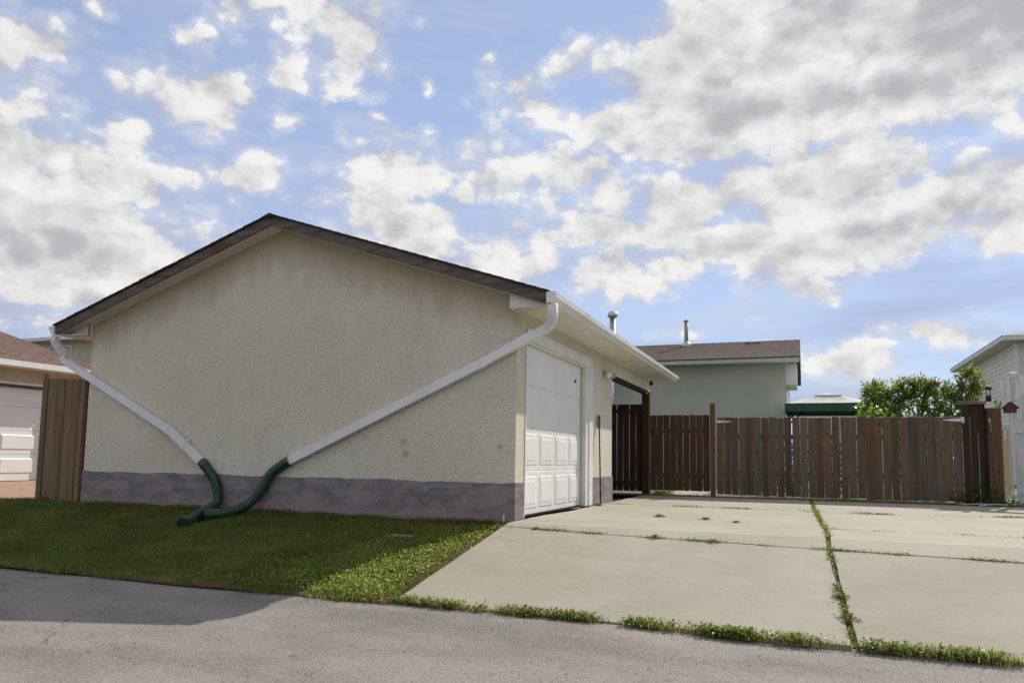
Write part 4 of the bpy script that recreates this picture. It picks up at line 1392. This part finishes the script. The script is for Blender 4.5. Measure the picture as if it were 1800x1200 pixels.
for sx_ in (-1, 1):
    for sy_ in (-1, 1):
        MB().box(cx + sx_ * 1.1 - .03, cx + sx_ * 1.1 + .03, cy + sy_ * 1.1 - .03, cy + sy_ * 1.1 + .03, 0, 2.4).build('leg', 'black', gz)
        MB().tube([(cx + sx_ * 1.1, cy + sy_ * 1.1, 2.0), (cx + sx_ * 0.7, cy + sy_ * 1.1, 2.35)], 0.025, 6).build('brace', 'black', gz)

# white vinyl fence far across the yard
vf_ = thing('vinyl_fence', (6, 26, 0), 'long white vinyl fence across the back of the yard, seen under the canopy', 'fence')
for i in range(9):
    MB().box(2.9 + i * 0.82, 2.9 + i * 0.82 + 0.80, 26.0, 26.04, 0.05, 2.80).build('panel', 'house_white', vf_)

# ------------------------------------------------------------------ white sided house at right
rh = thing('sided_house', (16, 35, 0), 'two storey house with pale lap siding and wide eaves at far right', 'house')
MB().box(11.62, 21, 28.9, 39.6, 0, 6.02).build('wall', 'siding', rh)
lapm = MB()
lapm.prism([(0, 0, 0), (-0.022, 0, 0.0), (-0.004, 0, 0.195), (0, 0, 0.195)], (0, 10.6, 0))
l0 = lapm.build('siding_board', 'siding', rh, org=(0, 0, 0))
l0.location = Vector((11.618, 28.95, 2.0)) - WLOC[rh.name]
for i in range(1, 20):
    c = l0.copy()
    COL.objects.link(c)
    c.parent = rh
    c.location = Vector((11.618, 28.95, 2.0 + i * 0.2)) - WLOC[rh.name]
lapf = MB()
lapf.prism([(0, 0, 0), (0, -0.022, 0.0), (0, -0.004, 0.195), (0, 0, 0.195)], (9.2, 0, 0))
l1 = lapf.build('siding_board', 'siding', rh, org=(0, 0, 0))
l1.location = Vector((11.7, 28.898, 2.0)) - WLOC[rh.name]
for i in range(1, 20):
    c = l1.copy()
    COL.objects.link(c)
    c.parent = rh
    c.location = Vector((11.7, 28.898, 2.0 + i * 0.2)) - WLOC[rh.name]
MB().box(11.575, 11.70, 28.85, 28.97, 1.0, 6.02).build('corner_trim', 'house_white', rh)
MB().box(11.0, 21.6, 28.2, 40.2, 6.025, 6.05).build('soffit', 'grey_trim', rh)
MB().box(10.98, 21.62, 28.18, 40.22, 6.051, 6.22).build('gutter', 'house_white', rh)
MB().add([(10.95, 28.15, 6.222), (21.65, 28.15, 6.222), (21.65, 40.25, 6.222), (10.95, 40.25, 6.222), (16.3, 33.3, 7.9), (16.3, 35.1, 7.9)],
         [(0, 1, 4), (1, 2, 5, 4), (2, 3, 5), (3, 0, 4, 5)]).build('roof', 'pale_shingles', rh)
wf = MB()
for (a, b, c, d) in ((35.75, 37.2, 5.78, 5.86), (35.75, 37.2, 4.80, 4.88), (35.75, 35.83, 4.88, 5.78), (37.12, 37.2, 4.88, 5.78)):
    wf.box(11.57, 11.60, a, b, c, d)
wfo = wf.build('window', 'house_white', rh)
MB().box(11.585, 11.592, 35.83, 37.12, 4.88, 5.78).build('pane', 'glass', wfo)


# ------------------------------------------------------------------ vegetation
def fronds(n, centres, radii, leaf_l, leaf_w, per=9, length=0.22):
    """pinnate leaf sprays spread through ellipsoid clumps; returns leaf arrays and stem list"""
    C, T, N = [], [], []
    for _ in range(n):
        i = rng.integers(len(centres))
        d = rng.normal(size=3)
        d /= np.linalg.norm(d)
        rr = rng.uniform(0.35, 1.0) ** 0.5
        p = np.array(centres[i]) + d * np.array(radii[i]) * rr
        ax = d * 0.8 + rng.normal(size=3) * 0.5 + np.array([0, 0, 0.25])
        ax /= np.linalg.norm(ax)
        side = np.cross(ax, rng.normal(size=3))
        side /= np.linalg.norm(side)
        nr = np.cross(side, ax)
        if nr[2] < 0:
            nr = -nr
        L = length * rng.uniform(0.6, 1.25)
        for q in range(per):
            t = (q // 2 + 1) / (per // 2 + 1)
            pos = p + ax * L * t + np.array([0, 0, -0.12 * L * t * t])
            if q == per - 1:
                tt = ax
            else:
                tt = ax * 0.55 + side * (1 if q % 2 else -1) * 0.85
            C.append(pos)
            T.append(tt + rng.normal(size=3) * 0.12)
            N.append(nr + rng.normal(size=3) * 0.25)
    return np.array(C), np.array(T), np.array(N)


# ash-like shrub behind the gates
sh = thing('leafy_shrub', (5.5, 10.5, 0.04), 'big sunlit leafy shrub rising above the wide gate, left of the sided house', 'shrub')
cent = [(4.75, 10.5, 2.10), (5.1, 10.4, 2.22), (5.5, 10.5, 2.20), (5.85, 10.4, 2.18), (6.2, 10.5, 2.10), (6.46, 10.4, 2.30), (6.5, 10.5, 2.60), (5.3, 10.7, 1.7), (5.9, 10.7, 1.7), (4.85, 10.6, 1.75), (6.3, 10.6, 1.7), (5.28, 10.5, 2.42), (5.66, 10.5, 2.40), (4.66, 10.4, 2.36), (5.5, 10.6, 1.1), (4.6, 10.3, 1.95)]
rad = [(.30, .32, .30), (.28, .32, .26), (.30, .35, .28), (.28, .32, .26), (.26, .3, .28), (.16, .2, .22), (.12, .15, .14), (.42, .35, .34), (.42, .35, .34), (.3, .3, .3), (.3, .3, .3), (.15, .2, .14), (.17, .2, .15), (.12, .15, .13), (.6, .4, .4), (.16, .2, .14)]
st = MB()
for c_ in cent:
    b0 = Vector((5.5 + random.uniform(-.25, .25), 10.5 + random.uniform(-.15, .15), 0.03))
    e_ = Vector(c_) + Vector((0, 0, .12))
    m_ = b0.lerp(e_, 0.5) + Vector((random.uniform(-.1, .1), random.uniform(-.1, .1), 0.15))
    st.tube(smooth_path([b0, m_, e_], 4), [0.028 - 0.0025 * i for i in range(9)], 6)
st.build('stems', 'bark', sh)
C, T, N = fronds(760, cent, rad, 0.075, 0.03, 9, 0.22)
leaf_mass('foliage', C, T, N, rng.uniform(0.07, 0.125, len(C)), rng.uniform(0.032, 0.055, len(C)), 'shrub_leaf', sh)
nfl = 40
fc_ = np.array([5.83, 10.2, 2.52]) + rng.normal(size=(nfl, 3)) * 0.018
leaf_mass('flower', fc_, unit(nfl), unit(nfl), 0.045, 0.035, 'petal', sh)

# bright leafed vines reaching over the fence
vn = thing('vine', (4.4, 8.6, 0.04), 'bright green broad leaves peeking over the gate at the left of the shrub', 'plant', 'bright vines peeking over the fence')
MB().tube(smooth_path([(4.5, 8.7, 0.04), (4.42, 8.6, 0.9), (4.30, 8.5, 1.6), (4.25, 8.45, 1.86)], 5), 0.008, 6).build('stems', 'bark', vn)
n = 46
C = np.stack([rng.uniform(4.12, 4.85, n), rng.uniform(8.35, 8.75, n), rng.uniform(1.62, 1.90, n)], 1)
C[:, 2] += 0.06 * np.sin((C[:, 0] - 4.1) * 5)
leaf_mass('foliage', C, unit(n) + np.array([0, -.3, 0.2]), unit(n) * 0.6 + np.array([0, -.3, .8]), rng.uniform(.08, .13, n), rng.uniform(.07, .10, n), 'bright_leaf', vn)
vn2 = thing('vine', (6.5, 8.2, 0.04), 'bright green leaves hanging beside the lantern on the fence corner', 'plant', 'bright vines peeking over the fence')
MB().tube(smooth_path([(6.58, 8.2, 0.04), (6.56, 8.18, 1.0), (6.50, 8.15, 1.9), (6.49, 8.1, 2.02)], 5), 0.006, 6).build('stems', 'bark', vn2)
n = 14
C = np.stack([rng.uniform(6.46, 6.56, n), rng.uniform(8.05, 8.2, n), rng.uniform(1.82, 2.03, n)], 1)
leaf_mass('foliage', C, unit(n) + np.array([0, -.3, -.3]), unit(n) * 0.5 + np.array([0, -.8, .4]), rng.uniform(.05, .09, n), rng.uniform(.05, .075, n), 'bright_leaf', vn2)

# dark ground plant by the fence corner
dp = thing('ivy_clump', (6.0, 7.75, 0.05), 'dark leafy clump growing at the foot of the fence corner', 'plant')
n = 420
C = np.stack([6.08 + rng.normal(size=n) * .20, 7.78 + rng.normal(size=n) * .10, 0.06 + np.abs(rng.normal(size=n)) * .15], 1)
leaf_mass('foliage', C, unit(n) + np.array([0, -.2, .3]), unit(n) * .6 + np.array([0, -.2, .8]), rng.uniform(.035, .07, n), rng.uniform(.025, .05, n), 'dark_leaf', dp)
n = 120
C = np.stack([6.50 + rng.normal(size=n) * .14, 7.70 + rng.normal(size=n) * .06, 0.06 + np.abs(rng.normal(size=n)) * .05], 1)
leaf_mass('foliage', C, unit(n) + np.array([0, -.2, .5]), unit(n) * .6 + np.array([0, -.2, .8]), rng.uniform(.04, .08, n), rng.uniform(.03, .05, n), 'weed_leaf', dp)

# dark bushes of the garden bed just behind the gates (seen through the gaps)
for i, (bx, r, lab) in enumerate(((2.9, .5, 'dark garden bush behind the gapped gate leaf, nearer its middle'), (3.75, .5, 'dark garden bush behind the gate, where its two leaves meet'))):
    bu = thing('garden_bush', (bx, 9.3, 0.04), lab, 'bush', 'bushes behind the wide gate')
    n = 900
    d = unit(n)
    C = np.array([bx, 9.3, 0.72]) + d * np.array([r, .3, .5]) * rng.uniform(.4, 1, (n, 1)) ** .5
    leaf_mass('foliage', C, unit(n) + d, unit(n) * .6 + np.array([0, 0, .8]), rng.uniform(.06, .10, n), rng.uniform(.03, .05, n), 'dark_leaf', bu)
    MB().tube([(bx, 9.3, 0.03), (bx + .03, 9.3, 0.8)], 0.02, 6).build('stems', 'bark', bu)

# lawn grass
NB = 330000
gx = rng.uniform(-9.9, 0.12, NB)
gy = rng.uniform(-3.10, -0.01, NB)
keep = gx < lawn_poly_x(gy) - 0.01
# ragged edges, bare patch beside the cover, worn spots
edge = -3.02 + 0.05 * np.sin(gx * 2.3) + 0.035 * np.sin(gx * 7.9 + 1) + rng.normal(size=NB) * 0.02
keep &= gy > edge
left_edge = gy < np.interp(gx, [-10, -9.6, -8.2, -7.3], [-0.75, -0.55, 0.05, 0.2])
keep &= left_edge
pd = np.hypot((gx + 0.85) / 0.34, (gy + 0.42) / 0.22) + rng.normal(size=NB) * 0.18
keep &= pd > 0.9
keep &= ~((np.abs(gx + 1.0) < 0.18) & (np.abs(gy + 0.86) < 0.07))
dxd = lawn_poly_x(gy) - gx      # distance to the drive: sparser, drier strip
keep &= (dxd > 0.22) | (rng.uniform(size=NB) < 0.45 + 2.2 * dxd)
gx, gy = gx[keep], gy[keep]
tuft = 0.5 + 0.5 * np.sin(gx * 5.1 + 2 * np.sin(gy * 4.3)) * np.sin(gy * 6.3 + 1.7 * np.sin(gx * 3.1))
gh = (0.020 + 0.036 * tuft) * rng.uniform(0.6, 1.45, len(gx)) + 0.05 * (gy > -0.14) * rng.uniform(0, 1, len(gx)) ** 3 + 0.05 * (rng.uniform(size=len(gx)) > .985)
P = np.stack([gx, gy, z_lawn(gy) - 0.012 + 0.008 * np.sin(gx * 2.1 + gy)], 1)
tag(blades('grass', P, gh, rng.uniform(0.0035, 0.0075, len(gx)), 'grass_blade', 1.1), kind='stuff')
n = 26000
qx = rng.uniform(-9.6, 0.05, n)
qy = rng.uniform(-3.0, -0.1, n)
qk = (qx < lawn_poly_x(qy) - 0.02) & (qy < np.interp(qx, [-10, -9.6, -8.2, -7.3], [-0.75, -0.55, 0.05, 0.2])) & (np.sin(qx * 1.3 + 2.2 * np.sin(qy * 1.7)) + np.sin(qx * 3.1 - qy * 2.4) + rng.normal(size=n) * .5 > 0.45)
qx, qy = qx[qk], qy[qk]
tag(blades('dry_grass', np.stack([qx, qy, z_lawn(qy) - .01], 1), rng.uniform(.02, .055, len(qx)), rng.uniform(.003, .005, len(qx)), 'dry_weed', 1.5), kind='stuff')
# clover and broad leaves in the lawn
n = 16000
cx_ = rng.uniform(-9.5, 0.25, n)
cy_ = rng.uniform(-3.03, -0.05, n)
kk = (cx_ < lawn_poly_x(cy_) - 0.03) & (cy_ < np.interp(cx_, [-10, -9.6, -8.2, -7.3], [-0.75, -0.55, 0.05, 0.2])) & (np.hypot((cx_ + .85) / .34, (cy_ + .42) / .22) > 1) & ~((np.abs(cx_ + 1.0) < 0.18) & (np.abs(cy_ + 0.86) < 0.08))
kk &= (np.sin(cx_ * 1.9 + cy_) * np.sin(cy_ * 2.7 + 1) > -0.35)
cx_, cy_ = cx_[kk], cy_[kk]
n = len(cx_)
C = np.stack([cx_, cy_, z_lawn(cy_) + rng.uniform(0.012, 0.042, n)], 1)
tag(leaf_mass('clover', C, unit(n) + np.array([0, 0, .2]), unit(n) * .5 + np.array([0, 0, 1.0]), rng.uniform(.014, .026, n), rng.uniform(.012, .022, n), 'weed_leaf'), kind='stuff')
n = 15000  # extra broad leaves by the drive, coloured paler to brighten the sunlit strip
qx = rng.uniform(-2.4, 0.08, n)
qy = rng.uniform(-3.0, -0.3, n)
qk = (qx < lawn_poly_x(qy) - 0.02 - 0.12 * rng.uniform(size=n)) & (rng.uniform(size=n) < np.clip(1.25 + qx * .55, 0, 1)) & ~((np.abs(qx + 1.0) < 0.2) & (np.abs(qy + 0.86) < 0.1))
qx, qy = qx[qk], qy[qk]
n = len(qx)
C = np.stack([qx, qy, z_lawn(qy) + rng.uniform(0.022, 0.060, n)], 1)
tag(leaf_mass('clover', C, unit(n) + np.array([0, 0.1, .25]), unit(n) * .55 + np.array([0.15, .35, 1.0]), rng.uniform(.016, .032, n), rng.uniform(.013, .024, n), 'lit_strip_weed'), kind='stuff')  # extra paler leaves, added to brighten the sunlit strip
# dry straw along the edges of the lawn
n = 16000
ex = np.where(rng.uniform(size=n) < .6, rng.uniform(-8, 0.1, n), 0)
onx = ex != 0
ey = np.where(onx, -3.03 + np.abs(rng.normal(size=n)) * .06, rng.uniform(-3.0, -0.4, n))
ex = np.where(onx, ex, lawn_poly_x(ey) - np.abs(rng.normal(size=n)) * .15 - .005)
P = np.stack([ex, ey, z_lawn(ey) - 0.01], 1)
tag(blades('dry_grass', P, rng.uniform(.015, .05, n), rng.uniform(.003, .005, n), 'dry_weed', 1.8), kind='stuff')


# weeds in the joints
def strip_points(path, n, sx_, sy_, dens=None):
    path = np.array(path, float)
    seg = np.linalg.norm(np.diff(path, axis=0), axis=1)
    cum = np.concatenate(([0], np.cumsum(seg)))
    s = rng.uniform(0, cum[-1], n)
    if dens is not None:
        s = s[rng.uniform(size=n) < dens(s)]
    x = np.interp(s, cum, path[:, 0]) + rng.normal(size=len(s)) * sx_
    y = np.interp(s, cum, path[:, 1]) + rng.normal(size=len(s)) * sy_
    return x, y


def clumpy(freq, ph, lo):
    return lambda s: np.clip(0.5 + 0.5 * np.sin(s * freq + ph) + 0.45 * np.sin(s * freq * 2.37 + 2 * ph) - lo, 0.02, 1)


def weeds(name, x, y, zf, h, ll, dry=0.25):
    n = len(x)
    z = zf(y)
    i = rng.uniform(size=n)
    a = i < .45
    P = np.stack([x[a], y[a], z[a]], 1)
    tag(blades(name, P, rng.uniform(h * .4, h, a.sum()), rng.uniform(.003, .006, a.sum()), 'grass_blade', 1.3), kind='stuff')
    b = (i >= .45) & (i < 1 - dry)
    m = b.sum()
    C = np.stack([x[b], y[b], z[b] + rng.uniform(0.0, h * .6, m)], 1)
    tag(leaf_mass(name, C, unit(m) + np.array([0, 0, .5]), unit(m) * .5 + np.array([0, 0, 1.0]), rng.uniform(ll * .6, ll * 1.4, m), rng.uniform(ll * .35, ll * .8, m), 'weed_leaf'), kind='stuff')
    c = i >= 1 - dry
    if c.sum():
        P = np.stack([x[c], y[c], z[c]], 1)
        tag(blades(name, P, rng.uniform(h * .3, h * .8, c.sum()), rng.uniform(.003, .006, c.sum()), 'dry_weed', 1.8), kind='stuff')


zl = lambda y: np.full(len(y), -0.375)
x, y = strip_points([(0.11, -2.92), (1.3, -2.925), (3.4, -2.965), (8.2, -2.92)], 18000, 0.02, 0.032, clumpy(5.3, .7, -.05))
weeds('joint_weeds', x, y, zl, 0.095, 0.026, .2)
x, y = strip_points([(0.11, -2.92), (8.2, -2.93)], 3600, 0.03, 0.035, clumpy(2.1, 1.7, .25))
weeds('joint_weeds', x, y, zl, 0.06, 0.022, .5)
x, y = strip_points([(3.40, -2.92), (3.38, -2.6), (3.34, -1.75), (3.33, -0.7), (3.33, 0.9), (3.3, 2.4), (3.24, 7.3)], 6500, 0.018, 0.03, clumpy(6.1, 2.2, .1))
weeds('joint_weeds', x, y, lambda q: z_drive(q) - .015, 0.055, 0.026, .3)
x, y = strip_points([(0.06, -0.475), (1.45, -0.60), (3.32, -0.70), (4.79, -0.785), (8.3, -0.885)], 14000, 0.02, 0.015, clumpy(4.7, 4.4, .22))
weeds('joint_weeds', x, y, lambda q: z_drive(q) - .015, 0.05, 0.022, .35)
x, y = strip_points([(3.33, 0.83), (8.2, 0.79)], 3200, 0.02, 0.012, clumpy(3.9, 1.0, .5))
weeds('joint_weeds', x, y, lambda q: z_drive(q) - .01, 0.04, 0.02, .3)
x, y = strip_points([(0.1, 3.9), (2.2, 3.9), (3.25, 3.8), (4.5, 3.82), (5.98, 4.3), (8.2, 4.41)], 9000, 0.03, 0.016, clumpy(2.9, 2.9, .35))
weeds('joint_weeds', x, y, lambda q: z_drive(q) - .01, 0.05, 0.024, .2)
x, y = strip_points([(0.3, 5.7), (3.2, 5.5), (6.6, 5.9)], 900, 0.03, 0.02, clumpy(2.3, 3.9, .9))
weeds('joint_weeds', x, y, lambda q: z_drive(q), 0.05, 0.022, .3)
x, y = strip_points([(0.06, 7.7), (8.0, 7.7)], 2600, 0.05, 0.12, clumpy(2.0, 1.2, .5))
weeds('fence_weeds', x, y, lambda q: z_drive(q), 0.10, 0.035, .3)
x, y = strip_points([(0.1, 8.15), (0.45, 8.2)], 700, 0.06, 0.08)
weeds('fence_weeds', x, y, lambda q: z_drive(q), 0.14, 0.04, .1)
x, y = strip_points([(-6.9, -0.05), (-0.1, -0.05)], 6000, 0.02, 0.03, clumpy(1.9, 2.2, .2))
weeds('wall_weeds', x, y, lambda q: z_lawn(q) - .01, 0.12, 0.03, .3)

qx, qy, qn = [], [], 70
for _ in range(26):
    bx = random.uniform(0.3, 5.5)
    qx.append(bx + rng.normal(size=qn) * random.uniform(.03, .09))
    qy.append(-2.93 - (0.03 if 2.4 < bx < 4 else 0) + rng.normal(size=qn) * .03)
qx, qy = np.concatenate(qx), np.concatenate(qy)
C = np.stack([qx, qy, -.375 + rng.uniform(0.0, .055, len(qx))], 1)
tag(leaf_mass('joint_weeds', C, unit(len(qx)) + np.array([0, -.2, .3]), unit(len(qx)) * .5 + np.array([0, 0, 1.0]), rng.uniform(.02, .042, len(qx)), rng.uniform(.014, .028, len(qx)), 'weed_leaf'), kind='stuff')

# single weed tufts that stand alone
TUFTS = [(1.39, 1.53, .06, 'small weed tuft alone on the concrete, nearest the garage door'),
         (1.98, 1.39, .055, 'wide low weed tuft in the middle of the faint cross crack'),
         (2.36, 1.15, .04, 'flattened weed tuft at the end of the faint cross crack'),
         (0.44, -0.52, .035, 'sprig of weeds at the start of the long slab joint by the garage corner'),
         (1.74, -0.61, .055, 'round green weed clump on the long slab joint, leftmost of the larger clumps'),
         (2.30, -0.66, .05, 'broad weed clump in the middle of the long slab joint'),
         (0.12, 3.30, .07, 'small yellow green weed at the foot of the white door trim'),
         (3.36, -2.0, .05, 'leafy green rosette in the lengthwise slab joint, farther of two'),
         (3.385, -2.44, .06, 'leafy green rosette in the lengthwise slab joint, nearer the lane'),
         (-7.70, -0.02, .13, 'dark weed clump at the foot of the tan fence panel'),
         (-0.12, -0.28, .11, 'sunlit grass tuft at the lawn tip beside the garage corner')]
for (tx, ty, r, lab) in TUFTS:
    t = thing('weed_tuft', (tx, ty, float(z_drive(ty) if tx > 0 else z_lawn(ty))), lab, 'weed', 'single weed tufts')
    n = int(60 + 700 * r)
    a = rng.uniform(0, 2 * np.pi, n)
    d = np.abs(rng.normal(size=n)) * r * .55
    zz = float(z_drive(ty) if tx > 0 else z_lawn(ty)) - .008
    C = np.stack([tx + d * np.cos(a) * 1.3, ty + d * np.sin(a), zz + rng.uniform(0, r * .7, n) * np.exp(-d / r)], 1)
    out = np.stack([np.cos(a), np.sin(a), rng.uniform(.2, 1.1, n)], 1)
    leaf_mass('foliage', C, out + unit(n) * .3, unit(n) * .4 + np.array([0, 0, 1.0]), rng.uniform(.25, .55, n) * min(max(r, .05), .08), rng.uniform(.16, .36, n) * min(max(r, .05), .08), 'weed_leaf', t)
    P = np.stack([tx + rng.normal(size=n // 2) * r * .4, ty + rng.normal(size=n // 2) * r * .3, np.full(n // 2, zz)], 1)
    blades('grass_blades', P, rng.uniform(.4, 1.2, n // 2) * r, np.full(n // 2, .004), 'grass_blade', 1.2, t)

# access cover in the lawn, with dead grass round it, and marker stub
b = MB()
ang = np.linspace(0, 2 * math.pi, 9)[:-1] + .3
b.prism([(-1.0 + 0.20 * math.cos(a) * random.uniform(.9, 1.08), -0.86 + 0.075 * math.sin(a) * random.uniform(.9, 1.08), -0.098 + .12 * 0.075 * math.sin(a)) for a in ang], (0, 0, -0.05))
tag(b.build('stone_slab', 'stone', bevel=0.006), 'flat grey stone set in the shaded lawn near the garage corner', 'stone')
n = 1500
P = np.stack([-0.85 + rng.normal(size=n) * .20, -0.42 + rng.normal(size=n) * .10, np.zeros(n)], 1)
P[:, 2] = z_lawn(P[:, 1]) - .005
tag(blades('dead_grass', P, rng.uniform(.02, .05, n), rng.uniform(.003, .006, n), 'dry_weed', 2.2), kind='stuff')
mk = MB().tube([(-0.10, -0.09, -0.05), (-0.095, -0.09, 0.10), (-0.10, -0.085, 0.115)], [0.008, 0.008, 0.006], 7)
tag(mk.build('marker_stake', 'white_paint'), 'thin white stake stub at the foot of the garage corner', 'stake')

# loose chips and grit on the lane
n = 2600
cx_ = rng.uniform(-6, 7, n)
cy_ = rng.uniform(-6.2, -2.98, n)
r = rng.uniform(.002, .007, n)
base = np.array([[1, 0, 0], [-.5, .87, 0], [-.5, -.87, 0], [0, 0, .8]])
ang = rng.uniform(0, 2 * np.pi, n)
V = np.zeros((n, 4, 3))
for q in range(4):
    bx, by, bz = base[q]
    V[:, q, 0] = cx_ + r * (bx * np.cos(ang) - by * np.sin(ang))
    V[:, q, 1] = cy_ + r * (bx * np.sin(ang) + by * np.cos(ang))
    V[:, q, 2] = -0.378 + 0.010 * np.sin(cx_ * 0.9 + cy_ * 1.7) + 0.006 * np.sin(2.7 * cx_ - 1.1 * cy_) + r * bz
bq = np.arange(n)[:, None] * 4
Fq = np.concatenate([bq + np.array([0, 1, 3]), bq + np.array([1, 2, 3]), bq + np.array([2, 0, 3])], 1).ravel()
tag(raw_mesh('grit', V.reshape(-1, 3), Fq, np.full(3 * n, 3), 'asphalt'), kind='stuff')

for o in list(bpy.data.objects):
    if o.type == 'EMPTY':
        for key in ('label', 'category'):
            if o.parent and key in o:
                del o[key]
